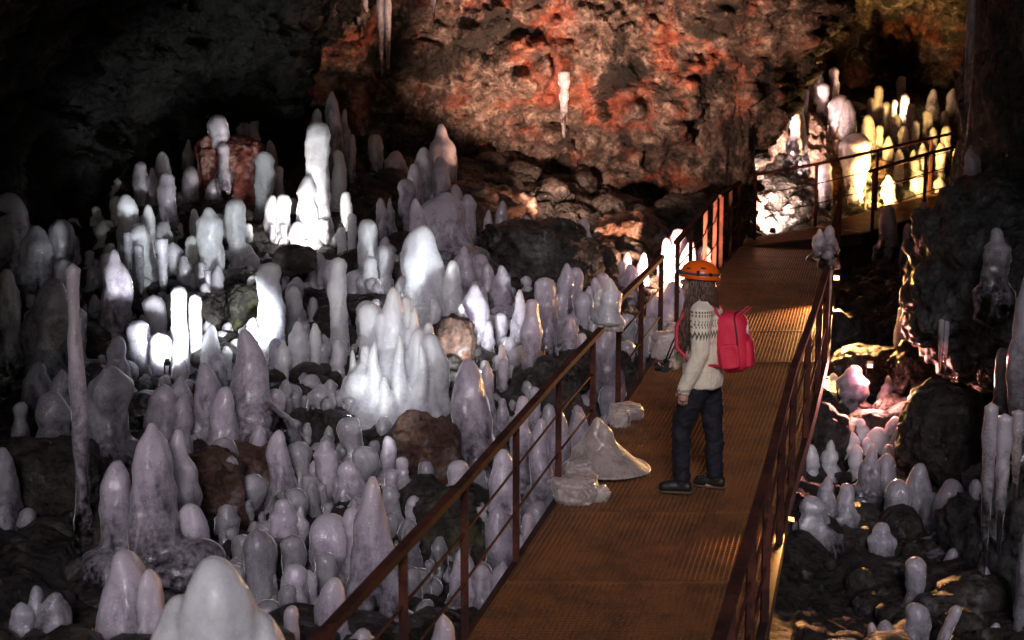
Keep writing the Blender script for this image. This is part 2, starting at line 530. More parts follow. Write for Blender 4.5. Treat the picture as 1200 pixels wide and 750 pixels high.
# ------------------------------------------------------------------ terrain: walls and ceiling
def wall(name, plan, step, zs, lean, mat, seed, amp=1.0, label='', mat2=None, split=0.0):
    plan = np.array(plan, float)
    seg = np.sqrt((np.diff(plan, axis=0) ** 2).sum(1)); s = np.concatenate([[0], np.cumsum(seg)])
    t = np.arange(0, s[-1], step)
    bx = np.interp(t, s, plan[:, 0]); by = np.interp(t, s, plan[:, 1])
    k = max(1, int(0.9 / step)); ker = np.hanning(2 * k + 1); ker /= ker.sum()
    bx = np.convolve(np.pad(bx, k, 'edge'), ker, 'valid'); by = np.convolve(np.pad(by, k, 'edge'), ker, 'valid')
    tx, ty = np.gradient(bx), np.gradient(by); L = np.hypot(tx, ty); tx /= L; ty /= L
    nx, ny = ty, -tx                       # into the cave (plan runs clockwise seen from above)
    Zv = np.arange(zs[0], zs[1], step)
    S, Zz = np.meshgrid(np.arange(len(t)), Zv, indexing='ij')
    off = lean(Zz, bx[S], by[S])
    P = np.stack([bx[S] + nx[S] * off, by[S] + ny[S] * off, Zz], -1).reshape(-1, 3)
    q = P * np.array([1, 1, 1.15])
    f1, f2, cid = worley(q * 0.8 + 0.35 * np.stack([fbm(q * 1.3, 3, seed), fbm(q * 1.3, 3, seed + 3), fbm(q * 1.3, 3, seed + 5)], -1), seed + 1)
    h1, h2, hid = worley(q * 2.6 + 0.3 * np.stack([fbm(q * 3, 2, seed + 8), fbm(q * 3, 2, seed + 9), fbm(q * 3, 2, seed + 7)], -1), seed + 2)
    k1, k2, kid = worley(q * 8.5, seed + 4)
    d = (0.42 * fbm(q * 0.45, 3, seed + 11) + 0.55 * np.clip(f2 - f1, 0, 0.5) * (0.4 + cid) + 0.36 * np.clip(h2 - h1, 0, 0.5) * (0.1 + 1.5 * hid)
         + 0.13 * np.clip(k2 - k1, 0, 0.5) * (0.2 + 1.4 * kid) + 0.05 * fbm(q * 6, 4, seed + 12, 0.6, True) + 0.16 * fbm(q * 1.7, 3, seed + 13)) * amp
    P[:, 0] += np.repeat(nx, len(Zv)) * d; P[:, 1] += np.repeat(ny, len(Zv)) * d
    P[:, 2] += 0.05 * fbm(q * 2.5, 3, seed + 21)
    o = obj(name, np_mesh(name, P, grid_faces(len(t), len(Zv))[:, ::-1]), mat)
    if mat2 is not None:            # darker rock past a ragged boundary, with the unlit side's shade in its colour
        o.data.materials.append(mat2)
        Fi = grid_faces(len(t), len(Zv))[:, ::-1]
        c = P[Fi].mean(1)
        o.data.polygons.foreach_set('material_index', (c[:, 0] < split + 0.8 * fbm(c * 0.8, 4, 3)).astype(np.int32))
    return tag(o, label, kind='structure')

lean_back = lambda z, x, y: 0.13 * np.clip(z - 0.8, 0, 9) ** 1.9
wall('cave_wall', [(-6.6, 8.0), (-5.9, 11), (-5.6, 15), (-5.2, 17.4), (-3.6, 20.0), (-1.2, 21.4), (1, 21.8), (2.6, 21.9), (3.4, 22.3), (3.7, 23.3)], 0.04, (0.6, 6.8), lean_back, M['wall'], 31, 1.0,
     'craggy brown and orange lava wall at the back of the cave', M['shadewall'], -2.5)
wall('cave_wall', [(2.9, 22.6), (2.8, 24.5), (3.2, 27), (5, 28.6), (8, 28.9), (10.5, 27.5), (10.6, 24), (8.6, 20), (6.6, 16.5)], 0.07, (0.0, 6.6), lambda z, x, y: 0.08 * np.clip(z - 1.5, 0, 9) ** 1.9, M['wall'], 57, 1.0,
     'dark recessed lava wall behind the far walkway')
wall('cave_wall', [(-4.6, 2.0), (-5.0, 6), (-5.3, 10), (-5.5, 13)], 0.07, (-1.4, 8.6), lambda z, x, y: 0.10 * np.clip(z - 1.0, 0, 9) ** 1.7, M['shadewall'], 77, 0.8,
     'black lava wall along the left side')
wall('cave_wall', [(7.2, 17.5), (5.6, 14), (5.2, 11), (5.0, 7), (4.8, 2.5)], 0.07, (-1.6, 8.6), lambda z, x, y: 0.08 * np.clip(z - 1.0, 0, 9) ** 1.7, M['greywall'], 91, 0.8,
     'dark grey lava wall along the right side')
cx = np.arange(-9.5, 13, 0.12); cyv = np.arange(4.0, 30, 0.12)
CX, CY = np.meshgrid(cx, cyv, indexing='ij')
Pc = np.stack([CX.ravel(), CY.ravel(), np.zeros(CX.size)], -1)
f1, f2, cid = worley(Pc * 0.9, 3)
zc = np.interp(CY, [4, 8, 12, 16, 19, 30], [8.7, 7.6, 6.5, 5.6, 5.1, 5.2]).ravel() - 0.5 * np.clip(f2 - f1, 0, 0.5) * (0.4 + cid) - 0.3 * fbm(Pc * 0.7, 4, 8)
obj_c = obj('cave_ceiling', np_mesh('cave_ceiling', np.stack([CX.ravel(), CY.ravel(), zc], -1), grid_faces(len(cx), len(cyv))[:, ::-1]), M['wall'])
tag(obj_c, 'rough lava ceiling of the cave', kind='structure')

# ------------------------------------------------------------------ rocks
_ico = {}
def ico(sub):
    if sub not in _ico:
        bm = bmesh.new(); bmesh.ops.create_icosphere(bm, subdivisions=sub, radius=1)
        _ico[sub] = (np.array([v.co[:] for v in bm.verts]), np.array([[v.index for v in f.verts] for f in bm.faces]))
        bm.free()
    return _ico[sub]

def rock(name, c, rad, mat, seed, label, sub=5, blocky=0.25, rough=1.0, rotz=0.0, group=None, cat='boulder', kind=None):
    V, Fc = ico(sub)
    sd = np.array([seed * 3.17, seed * 1.71, seed * 2.3])
    p = np.sign(V) * np.abs(V) ** (1 - blocky)
    n = V
    f1, f2, cid = worley(V * 1.3 + sd, seed)
    g1, g2, gid = worley(V * 4.0 + sd, seed + 1)
    d = 0.18 * fbm(V * 1.1 + sd, 3, seed) + 0.26 * np.clip(f2 - f1, 0, .6) * (0.3 + cid) + 0.08 * np.clip(g2 - g1, 0, .5) * (.3 + gid) + 0.035 * fbm(V * 6 + sd, 4, seed, 0.6, True) - 0.08
    p = p * (1 + rough * d)[:, None]
    p = p * np.array(rad)
    big = min(1.0, max(rad) / 0.6)
    k1, k2, kid = worley(p * 4.2 + sd, seed + 7)
    p = p + V * (big * (0.10 * np.clip(k2 - k1, 0, .5) * (.2 + 1.3 * kid) + 0.035 * fbm(p * 5 + sd, 4, seed + 3, .6, True) + 0.05 * fbm(p * 2.2 + sd, 3, seed + 5)))[:, None]
    cz, sz = math.cos(rotz), math.sin(rotz)
    p = np.stack([p[:, 0] * cz - p[:, 1] * sz, p[:, 0] * sz + p[:, 1] * cz, p[:, 2]], -1)
    o = obj(name, np_mesh(name, p, Fc), mat)
    o.location = c
    return tag(o, label, cat, group, kind)

def rock_px(px, py, wpx, hpx, d, mat, seed, label, depth=0.8, sub=5, **k):
    s = d / F_PX
    return rock('boulder', W(px, py, d), (wpx / 2 * s, wpx / 2 * s * depth, hpx / 2 * s), M[mat], seed, label, sub, **k)

rock_px(628, 300, 122, 78, 16.3, 'boulder', 3, 'large black boulder behind the ice, under the orange lit ice spire', 0.8)
rock_px(272, 212, 62, 88, 17.2, 'redrock', 6, 'upright blocky red rock with ice on top', 0.7, blocky=0.72, rough=0.6)
rock_px(494, 555, 84, 118, 11.6, 'brown', 11, 'brown icy boulder below the bright white ice clump', 0.8)
rock_px(376, 520, 104, 68, 12.1, 'mossy', 13, 'greenish mossy boulder left of the bright white ice clump', 0.8)
rock_px(533, 408, 40, 70, 13.6, 'brown', 17, 'small reddish brown boulder right of the bright white ice clump', 0.9, sub=4)
rock_px(530, 640, 80, 120, 10.8, 'mossy', 19, 'dark mossy boulder behind the left railing posts', 0.8)
rock_px(432, 372, 66, 52, 14.7, 'boulder', 23, 'dark boulder under the slim white ice pillars', 0.8)
rock_px(296, 372, 56, 74, 14.4, 'mossy', 29, 'ice glazed brown boulder under the white stalagmites', 0.8)
rock_px(230, 385, 66, 66, 14.4, 'boulder', 31, 'dark boulder curtained with icicles at centre left', 0.8)
rock_px(300, 575, 95, 100, 11.0, 'brown', 37, 'dark brown hollow boulder behind the lilac ice', 0.8)
rock_px(240, 600, 90, 140, 10.6, 'brown', 39, 'sloping brown boulder right of the tallest lilac stalagmite', 0.7)
rock_px(130, 368, 66, 56, 14.6, 'mossy', 41, 'dark boulder behind the pale club-shaped ice on the left', 0.8)
rock_px(70, 225, 95, 65, 17.0, 'mossy', 43, 'dark mossy boulder near the upper left wall', 0.8)
rock_px(50, 580, 130, 110, 10.5, 'boulder', 47, 'black boulder in shadow at the lower left', 0.8)
rock_px(400, 640, 70, 60, 10.2, 'boulder', 53, 'small dark boulder between the lilac stalagmites', 0.8, sub=4)
rock_px(560, 265, 120, 80, 18.0, 'brown', 59, 'brown rubble heap at the foot of the back wall', 0.8)
rock_px(735, 290, 90, 70, 18.8, 'brown', 67, 'dark knobbly rock left of the upper walkway', 0.8)
rock_px(800, 260, 60, 60, 20.2, 'boulder', 68, 'dark rock below the wall beside the walkway bend', 0.8)
rock_px(640, 470, 70, 90, 13.2, 'boulder', 71, 'dark boulder beneath the ice columns by the railing', 0.8)
rock_px(700, 450, 90, 80, 14.0, 'boulder', 73, 'dark icy boulder behind the lower left railing', 0.8)
# right-hand side
s13 = 13 / F_PX
tag(rock('rock_outcrop', W(1272, 120, 13.2), (0.86, 1.5, 2.4), M['greywall'], 83, 'tall dark grey rock outcrop at the upper right edge', 6, 0.2, 0.9, cat='rock'))
rock('rock_outcrop', W(1185, 335, 12.6), (0.80, 1.1, 0.85), M['greywall'], 87, 'bulging grey rock outcrop with reddish streaks at the right', 6, 0.15, 1.1, cat='rock')
rock('rock_outcrop', W(1228, 690, 10.6), (0.68, 0.9, 0.95), M['greywall'], 89, 'wet dark rock outcrop at the lower right corner', 6, 0.15, 1.0, cat='rock')
rock_px(1105, 512, 92, 105, 12.2, 'boulder', 97, 'black shiny boulder above the pink lit ice', 0.9)
rock_px(990, 690, 150, 150, 11.3, 'mossy', 101, 'big olive brown boulder below the right railing', 0.7, sub=6)
rock_px(960, 520, 70, 80, 13.3, 'boulder', 103, 'small black rock beside the right railing and pink ice', 0.8, sub=4)
rock_px(1030, 450, 120, 70, 14.8, 'brown', 105, 'dark low boulder under the knobbly lilac ice finger', 0.8)
rock_px(1085, 440, 70, 80, 14.2, 'boulder', 106, 'dark boulder tucked below the right hand overhang', 0.8)
rock_px(975, 395, 60, 60, 16.0, 'boulder', 107, 'dark rock right of the upper right railing', 0.8, sub=4)
# far lava heap
V, Fc = ico(6)
rock('lava_heap', W(898, 228, 24.3), (0.92, 0.8, 1.6), M['lava'], 111, 'bright floodlit heap of knobbly lava behind the far railing', 6, 0.0, 1.9, cat='rock')
rock('lava_heap', W(960, 222, 24.0), (0.50, 0.7, 1.15), M['lava'], 113, 'steep lava ridge under the amber lit ice', 6, 0.0, 1.5, cat='rock')
rock('lava_heap', W(1045, 222, 24.8), (0.6, 0.6, 0.5), M['lava'], 117, 'sloping lava rock behind the far walkway', 5, 0.0, 1.4, cat='rock')
rock('rock_outcrop', W(895, 25, 24.2), (0.75, 0.8, 0.75), M['lava'], 119, 'yellow lit hanging rock at the top above the lava heap', 6, 0.2, 1.5, cat='rock')
rock('rock_outcrop', W(838, 150, 21.9), (0.50, 0.8, 2.2), M['wall'], 121, 'dark rock pillar left of the floodlit lava heap', 6, 0.2, 1.2, cat='rock')

# scattered rubble, too many to count
rng = random.Random(4)
VB, FB = ico(2)
rv, rf = [], []
cnt = 0
for k in range(2600):
    px, py = rng.uniform(-40, 1200), rng.uniform(190, 760)
    x = rng.uniform(-6.3, 6.0); y = rng.uniform(6.5, 24.5)
    l0 = np.interp(y, [p.y for p in lefts], [p.x for p in lefts]); r0 = np.interp(y, [p.y for p in lefts], [p.x for p in rights])
    if l0 - 0.35 < x < r0 + 0.3 and y < 21.4: continue
    r = rng.uniform(0.05, 0.13) * (1 if rng.random() < 0.8 else 1.9)
    p = VB * (1 + 0.28 * fbm(VB * 1.2 + k * 3.3, 2, k))[:, None] * np.array([r * rng.uniform(.8, 1.3), r * rng.uniform(.8, 1.3), r * rng.uniform(.6, .95)])
    a = rng.uniform(0, 6.28)
    p = np.stack([p[:, 0] * math.cos(a) - p[:, 1] * math.sin(a), p[:, 0] * math.sin(a) + p[:, 1] * math.cos(a), p[:, 2]], -1)
    p += np.array([x, y, float(ground(np.array([x]), np.array([y]))[0]) + r * 0.3])
    rv.append(p); rf.append(FB + cnt); cnt += len(VB)
o = obj('lava_rubble', np_mesh('lava_rubble', np.concatenate(rv), np.concatenate(rf)), M['boulder'])
tag(o, 'loose dark lava rubble strewn between the ice', 'rubble', kind='stuff')

# ------------------------------------------------------------------ walkway
def grating(name, a0, a1, b0, b1, parent, nlong=46, ncross=0.034):
    """one grating panel between left edge a0-a1 and right edge b0-b1: load bars, cross bars and a frame"""
    mb = MB()
    L = (a1 - a0).length
    up = (a1 - a0).cross(b0 - a0).normalized() * -1
    if up.z < 0: up = -up
    for k in range(nlong + 1):
        t = k / nlong
        p, q = a0.lerp(b0, t), a1.lerp(b1, t)
        e = (q - p).normalized() * 0.006
        wd = 0.007 if 0 < k < nlong else 0.012
        mb.bar(p + e - up * 0.015, q - e - up * 0.015, wd, 0.03, up)
    nc = int(L / ncross)
    for k in range(nc + 1):
        t = k / nc
        p, q = a0.lerp(a1, t), b0.lerp(b1, t)
        if k in (0, nc):
            e = (a1 - a0).normalized() * (0.008 if k == 0 else -0.008)
            mb.bar(p + e - up * 0.014, q + e - up * 0.014, 0.010, 0.034, up)
        else:
            mb.bar(p - up * 0.010, q - up * 0.010, 0.007, 0.010, up)
    return mb.build(name, M['grate'], parent)

walk = empty('metal_walkway', edge_at(lefts, 8.0))
tag(walk, 'rusty steel grating walkway climbing past the hiker to the far landing', 'walkway')
base_inv = Matrix.Translation(-Vector(walk.location))
def rel(p, root): return Vector(p) - Vector(root.location)
y_st = [lefts[0].y]
while y_st[-1] < lefts[-1].y - 0.7: y_st.append(y_st[-1] + 1.24)
y_st[-1] = lefts[-1].y
for ya, yb in zip(y_st[:-1], y_st[1:]):
    e = 0.004
    grating('grating_panel', rel(edge_at(lefts, ya + e), walk), rel(edge_at(lefts, yb - e), walk), rel(edge_at(rights, ya + e), walk), rel(edge_at(rights, yb - e), walk), walk)
for E, s in ((lefts, -1), (rights, 1)):
    for a, b in zip(E[:-1], E[1:]):
        o_ = Vector((s * 0.032, 0, -0.065))
        mb = MB(); mb.bar(rel(a, walk) + o_, rel(b, walk) + o_, 0.05, 0.12)
        mb.build('side_beam', M['beam'], walk, bevel=0.004)
for ya in y_st[::2]:
    a, b = edge_at(lefts, ya), edge_at(rights, ya)
    mb = MB(); mb.bar(rel(a, walk) + Vector((0.02, 0, -0.10)), rel(b, walk) + Vector((-0.02, 0, -0.10)), 0.06, 0.08)
    mb.build('cross_beam', M['beam'], walk)
for ya in y_st[::3]:
    for E, s in ((lefts, -1), (rights, 1)):
        a = edge_at(E, ya)
        mb = MB(); mb.bar(rel(a, walk) + Vector((s * -0.05, 0, -0.14)), rel(a, walk) + Vector((s * -0.05, 0, -1.3)), 0.05, 0.05, Vector((1, 0, 0)))
        mb.build('support_post', M['beam'], walk)

def railing(label, pts, hs, ext0=0.0, ext1=0.0, mids=(0.36, 0.68), side=0.0, skip_top=False):
    """posts standing at pts (on the deck edge), a handrail on top and two thin rods"""
    root = empty('railing', pts[0])
    tag(root, label, 'railing', 'railings of the walkway')
    pts = [Vector(p) - Vector(root.location) + Vector((side, 0, 0)) for p in pts]
    tops = [p + Vector((0, 0, h)) for p, h in zip(pts, hs)]
    for p, t in zip(pts, tops):
        mb = MB(); mb.bar(p + Vector((0, 0, -0.12)), t + Vector((0, 0, -0.015)), 0.045, 0.045, Vector((0, 1, 0)))
        mb.build('post', M['rail'], root, bevel=0.003)
    tt = list(tops)
    tt[0] = tops[0] - (tops[1] - tops[0]).normalized() * ext0
    tt[-1] = tops[-1] + (tops[-1] - tops[-2]).normalized() * ext1
    for a, b in zip(tt[:-1], tt[1:]):
        mb = MB(); mb.bar(a, b, 0.055, 0.042)
        mb.build('handrail', M['rail'], root, bevel=0.004)
    for m in mids:
        mb = MB()
        line = [p.lerp(t, m) for p, t in zip(pts, tops)]
        mb.tube(line, 0.009, 6)
        mb.build('guard_rod', M['rail'], root, smooth=True)
    return root
def le(d): return edge_at(lefts, d * 1.0)
def yd(d): return d * CP + 0.0
def at_depth(E, d):
    # E runs away from the camera, find the point at view distance d
    f = lambda p: p.y * CP - (p.z - CAM_Z) * SP
    for a, b in zip(E[:-1], E[1:]):
        if f(b) >= d or b is E[-1]:
            return a.lerp(b, (d - f(a)) / (f(b) - f(a)))
railing('lowest left railing, running from the bottom edge up beside the rubble', [at_depth(lefts, d) for d in (5.3, 6.2, 7.1, 8.07, 9.2, 10.4, 11.4)], [0.90] * 7, 0.2, 0.28, side=-0.03)
railing('short left railing between the ice and the hiker', [at_depth(lefts, d) for d in (12.3, 13.2, 14.1)], [0.99, 0.94, 0.9], 0.02, 0.05, side=-0.03)
railing('left railing just beyond the helmet, climbing to the bend', [at_depth(lefts, d) for d in (15.2, 16.1, 17.1, 17.9)], [0.9, 0.92, 0.95, 0.98], 0.1, 0.1, side=-0.03)
railing('uppermost left railing beside the dark rock pillar', [at_depth(lefts, d) for d in (18.6, 19.7, 20.9)], [0.95, 0.95, 0.95], 0.25, 0.1, side=-0.03)
railing('near right railing in front of the deck, ice capped at its upper end', [at_depth(rights, d) for d in (5.6, 6.5, 7.4, 8.3, 9.5, 10.6, 11.7, 12.8, 13.7)], [0.90] * 9, 0.2, 0.02, side=0.03)
railing('upper right railing beyond the ice capped rail end', [at_depth(rights, d) for d in (14.6, 15.8, 17.0, 18.2, 19.4, 20.4)], [0.9] * 6, 0.2, 0.05, side=0.03)

# far landing and walkway turning right
fr_far = [W(872, 281, 21.25), W(955, 265, 21.9), W(1026, 245, 22.7), W(1089, 228, 23.4), W(1175, 205, 24.3)]
fr_near = [p + Vector((0.42, -1.22, 0.0)) for p in fr_far]
fr_near[0] = lefts[-1] + Vector((0.02, 0.02, 0))
far = empty('far_walkway', fr_near[0])
tag(far, 'dark steel walkway climbing to the right in front of the amber ice', 'walkway')
for i in range(4):
    grating('grating_panel', rel(fr_far[i], far), rel(fr_far[i + 1], far), rel(fr_near[i], far), rel(fr_near[i + 1], far), far, 30, 0.05)
    for E in (fr_far, fr_near):
        mb = MB(); mb.bar(rel(E[i], far) + Vector((0, 0, -0.09)), rel(E[i + 1], far) + Vector((0, 0, -0.09)), 0.05, 0.14)
        mb.build('side_beam', M['beam'], far)
# dark plate closing the near side of the far walkway
pl = [rights[-1] + Vector((0.1, -0.1, -0.05)), fr_near[2] + Vector((0.0, -0.06, -0.1)), fr_near[3] + Vector((0, -0.06, -0.1))]
for i, (a, b) in enumerate(zip(pl[:-1], pl[1:])):
    mb = MB(); mid = (a + b) / 2
    h = 1.05
    mb.bar(rel(a, far) + Vector((0, 0, -h / 2)), rel(b, far) + Vector((0, 0, -h / 2)), 0.03, h)
    mb.build('side_plate', M['plate'], far)
railing('far railing silhouetted against the floodlit lava', [fr_far[0] + Vector((0.15, 0, 0.02)), fr_far[1], fr_far[2], fr_far[3], fr_far[4]], [0.95, 0.95, 0.93, 0.92, 0.92], 0.2, 0.1)
railing('near side railing of the far walkway, seen end on', [fr_near[1] + Vector((0.15, 0, 0)), fr_near[2] + Vector((0, 0, 0.0)), fr_near[3]], [0.9, 0.9, 0.9], 0.1, 0.1)

# ------------------------------------------------------------------ ice
def ice_lobe(H, r, kind, seed, ext=0.25, nseg=22, nring=30, lean=(0, 0), base=(0, 0, 0), amp=1.0):
    rg = random.Random(seed)
    z = np.concatenate([np.linspace(-ext, 0, 5)[:-1], H * (1 - (1 - np.linspace(0, 1, nring)) ** 1.25)])
    t = np.clip(z / H, 0, 1)
    tip = min(0.9, 1.15 * r / H)
    tt = np.clip((t - (1 - tip)) / tip, 0, 1)
    dome = np.sqrt(np.clip(1 - tt ** 2.2, 0, 1))
    if kind == 'b':
        p = rg.uniform(2.4, 4.6)
        rr = np.sqrt(np.clip(1 - t ** p, 0, 1)) * (1 - 0.08 * t)
        rr = rr * (0.86 + 0.14 * np.sin(np.clip(t * 1.6 + 0.35, 0, 1.57)))
    elif kind == 'c':
        rr = ((1 - t ** 1.25) * 0.74 + 0.26) * np.sqrt(np.clip(1 - np.clip((t - 0.78) / 0.22, 0, 1) ** 2.2, 0, 1))
    elif kind == 'h':
        rr = 0.30 * np.sqrt(np.clip(1 - t ** 6, 0, 1)) + 0.70 * (1 - t) ** 1.7
    elif kind == 'd':
        s = np.clip(t / 0.62, 0, 1); s = s * s * (3 - 2 * s)
        rr = dome * (0.58 + 0.42 * s)
    elif kind == 'k':
        w1, w2 = rg.uniform(9, 13), rg.uniform(17, 24)
        rr = dome * (0.80 + 0.13 * np.sin(t * w1 + rg.uniform(0, 6)) + 0.07 * np.sin(t * w2 + rg.uniform(0, 6))) * (1.08 - 0.25 * t)
    else:
        rr = dome * (0.96 + 0.06 * np.sin(t * rg.uniform(4, 9) + rg.uniform(0, 6)))
    if kind in 'bf' and rg.random() < 0.40:          # a narrower drip nub on top
        ts = rg.uniform(.62, .86); q_ = np.clip((t - ts) / .10, 0, 1); q_ = q_ * q_ * (3 - 2 * q_)
        rr = rr * (1 - rg.uniform(.18, .42) * q_)
    if kind in 'bfc' and rg.random() < 0.5:          # a waist where growth paused
        tw = rg.uniform(.2, .7)
        rr = rr * (1 - rg.uniform(.06, .2) * np.exp(-((t - tw) / rg.uniform(.05, .1)) ** 2))
    flare = 1 + 0.55 * np.exp(-t * H / (0.6 * r + 1e-6) * 1.1) * (kind != 'd')
    rr = rr * flare
    rr[-1] = 0.004
    rr[0] = 0.01
    th = np.linspace(0, 2 * math.pi, nseg, endpoint=False) + rg.uniform(0, 1)
    ex = rg.uniform(0.88, 1.12)
    T, Zq = np.meshgrid(th, z, indexing='ij')
    Rq = np.broadcast_to(rr * r, T.shape)
    q = np.stack([np.cos(T).ravel() * 1.1 + seed * 1.7, np.sin(T).ravel() * 1.1 + seed * 0.6, (Zq / max(r, 0.03)).ravel() * 0.42], -1)
    nz = (0.27 * fbm(q, 4, seed % 97)).reshape(T.shape)
    rings = 0.035 * np.sin(Zq / max(r, .03) * 5.0 + 2.2 * fbm(np.stack([np.cos(T).ravel(), np.sin(T).ravel(), (Zq / max(r, .03)).ravel() * .5 + seed], -1), 2, 3).reshape(T.shape) * 1.5)
    Rq = Rq * (1 + amp * (nz + rings))
    bz = np.stack([Zq[0] / max(H, 0.1) * 2.2 + seed, np.full(len(z), seed * .37), np.zeros(len(z))], -1)
    bxo = vnoise(bz, 5) * r * 0.32; byo = vnoise(bz + 31.7, 6) * r * 0.32
    X_ = np.cos(T) * Rq * ex + bxo + lean[0] * np.clip(Zq, 0, 99) + base[0]
    Y_ = np.sin(T) * Rq / ex + byo + lean[1] * np.clip(Zq, 0, 99) + base[1]
    Z_ = Zq + base[2] + 0.0 * T
    return np.stack([X_.ravel(), Y_.ravel(), Z_.ravel()], -1), grid_faces(nseg, len(z), True)

def ice_mesh(name, lobes):
    VV, FF, n = [], [], 0
    for V, Fq in lobes:
        VV.append(V); FF.append(Fq + n); n += len(V)
    return np_mesh(name, np.concatenate(VV), np.concatenate(FF))

ORD = ['first', 'second', 'third', 'fourth', 'fifth', 'sixth', 'seventh', 'eighth', 'ninth', 'tenth', 'eleventh', 'twelfth', 'thirteenth', 'fourteenth',
       'fifteenth', 'sixteenth', 'seventeenth', 'eighteenth', 'nineteenth', 'twentieth', 'twenty-first', 'twenty-second', 'twenty-third', 'twenty-fourth', 'twenty-fifth', 'twenty-sixth']
seedc = [100]
placed = []
def fuse(o, voxel):
    """grow the lobes of one piece of ice together"""
    md = o.modifiers.new('fuse', 'REMESH'); md.mode = 'VOXEL'; md.voxel_size = voxel; md.use_smooth_shade = True
    ms = o.modifiers.new('soften', 'SMOOTH'); ms.iterations = 3; ms.factor = 0.5
    return o

def stalagmite(px, yt, yb, w, kind='b', d=None, mat='ice', label=None, group=None, lean=(0, 0), side=True, ext=0.3, d_shift=0.0):
    seedc[0] += 1
    sd = seedc[0]
    rg = random.Random(sd)
    if d is None:
        d = hit(px, yb)
        if d is None: d = 20.0
    d += d_shift
    s = d / F_PX
    H = max((yb - yt) * s / CP * 1.0, 0.04)
    r = w / 2 * s * 1.18
    lobes = [ice_lobe(H, r, kind, sd, ext, 24 if w > 18 else 16, 34 if w > 18 else 22, lean)]
    if side and w >= 16 and kind in 'bf':
        for k in range(rg.choice((0, 1, 1, 2)) if w < 40 else 2):
            a = rg.uniform(-2.6, -0.5) if rg.random() < .7 else rg.uniform(0, 6.28)
            rr = r * rg.uniform(.35, .6)
            lobes.append(ice_lobe(H * rg.uniform(.25, .6), rr, 'b', sd * 7 + k, ext, 16, 20, lean, (math.cos(a) * r * .75, math.sin(a) * r * .75, 0)))
    if side and w >= 20:
        for k in range(rg.choice((1, 2, 2, 3))):
            a = rg.uniform(0, 6.28)
            lobes.append(ice_lobe(H * rg.uniform(.18, .42), r * rg.uniform(.9, 1.35), 'h' if rg.random() < .5 else 'b', sd * 13 + k, ext, 18, 18, (0, 0), (math.cos(a) * r * rg.uniform(.3, 1.0), math.sin(a) * r * rg.uniform(.2, .6), 0)))
    me = ice_mesh('ice_stalagmite', lobes)
    o = obj('ice_stalagmite', me, M[mat])
    o.location = W(px, yb, d)
    if len(lobes) > 1: fuse(o, min(0.022, max(0.010, r / 9)))
    placed.append((px, yb, w, d))
    if label: tag(o, label, 'stalagmite', group)
    return o

def block(phrase, colour, group, rows, mat='ice', **kw):
    rows = sorted(rows, key=lambda r: r[0])
    for i, r in enumerate(rows):
        k = r[4] if len(r) > 4 else 'b'
        extra = r[5] if len(r) > 5 else {}
        a = (r[2] - r[1]) / r[3]
        form = 'slender' if a > 4 else 'tall' if a > 2.4 else 'rounded' if a > 1.5 else 'squat'
        lab = f'{form} {colour} ice stalagmite, {ORD[i] if i < len(ORD) else "last"} from left {phrase}'
        stalagmite(r[0], r[1], r[2], r[3], k, label=lab, group=group, **{**dict(mat=mat), **kw, **extra})

block('in the upper left hollow', 'dim grey', 'ice in the upper left hollow', [
    (148, 140, 158, 14, 'f'), (152, 152, 180, 13, 'f'), (106, 163, 180, 20), (137, 172, 198, 18), (125, 190, 212, 17), (115, 179, 196, 12, 'f'),
    (136, 208, 238, 13, 'f'), (180, 78, 112, 10, 'f', dict(d=19.0)), (199, 88, 125, 15, 'f', dict(d=19.0))])
block('against the dark left edge', 'smoky grey', 'ice along the left edge', [
    (18, 226, 345, 46), (46, 264, 350, 40), (76, 257, 352, 22, 'f'), (65, 286, 345, 15, 'f'), (15, 315, 460, 26, 'k'), (67, 325, 450, 58),
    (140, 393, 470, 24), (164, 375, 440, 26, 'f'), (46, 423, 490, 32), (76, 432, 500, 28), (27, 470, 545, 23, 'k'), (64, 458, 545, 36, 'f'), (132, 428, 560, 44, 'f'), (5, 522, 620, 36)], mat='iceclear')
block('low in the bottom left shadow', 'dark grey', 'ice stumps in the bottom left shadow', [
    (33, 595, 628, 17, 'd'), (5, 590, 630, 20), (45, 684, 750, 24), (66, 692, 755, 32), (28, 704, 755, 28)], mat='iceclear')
stalagmite(100, 310, 650, 17, 'k', label='tallest and thinnest knobbly lilac ice column on the left', group=None, side=False)
stalagmite(138, 292, 405, 35, 'b', label='pale smooth club-shaped ice right of the tall thin column', side=False)
block('in the lower left foreground', 'lilac', 'lilac foreground ice', [
    (187, 492, 670, 55), (143, 537, 665, 44), (226, 588, 672, 34), (152, 640, 790, 60, 'b', dict(d=8.0)), (181, 662, 790, 36, 'b', dict(d=7.9)), (300, 640, 700, 21, 'f'), (317, 670, 712, 14, 'f'),
    (343, 708, 770, 16, 'f', dict(d=8.2))])
s63 = 6.3 / F_PX
lob = [ice_lobe(218 * s63, 58 * s63, 'b', 911, 0.2, 40, 50, amp=.55), ice_lobe(150 * s63, 42 * s63, 'b', 912, 0.2, 30, 36, (0, 0), (44 * s63, .03, 0), .7), ice_lobe(170 * s63, 44 * s63, 'b', 913, 0.2, 30, 36, (0, 0), (-38 * s63, .02, 0), .7),
       ice_lobe(205 * s63, 36 * s63, 'b', 914, 0.2, 30, 36, (0, 0), (-14 * s63, -.03, 0), .7), ice_lobe(196 * s63, 34 * s63, 'b', 915, 0.2, 30, 36, (0, 0), (18 * s63, -.04, 0), .7)]
o = obj('ice_stalagmite', ice_mesh('ice_stalagmite', lob), M['icewhite']); o.location = W(258, 860, 6.3); fuse(o, 0.016)
tag(o, 'very large pale blurred ice mound nearest the camera at the bottom', 'stalagmite')
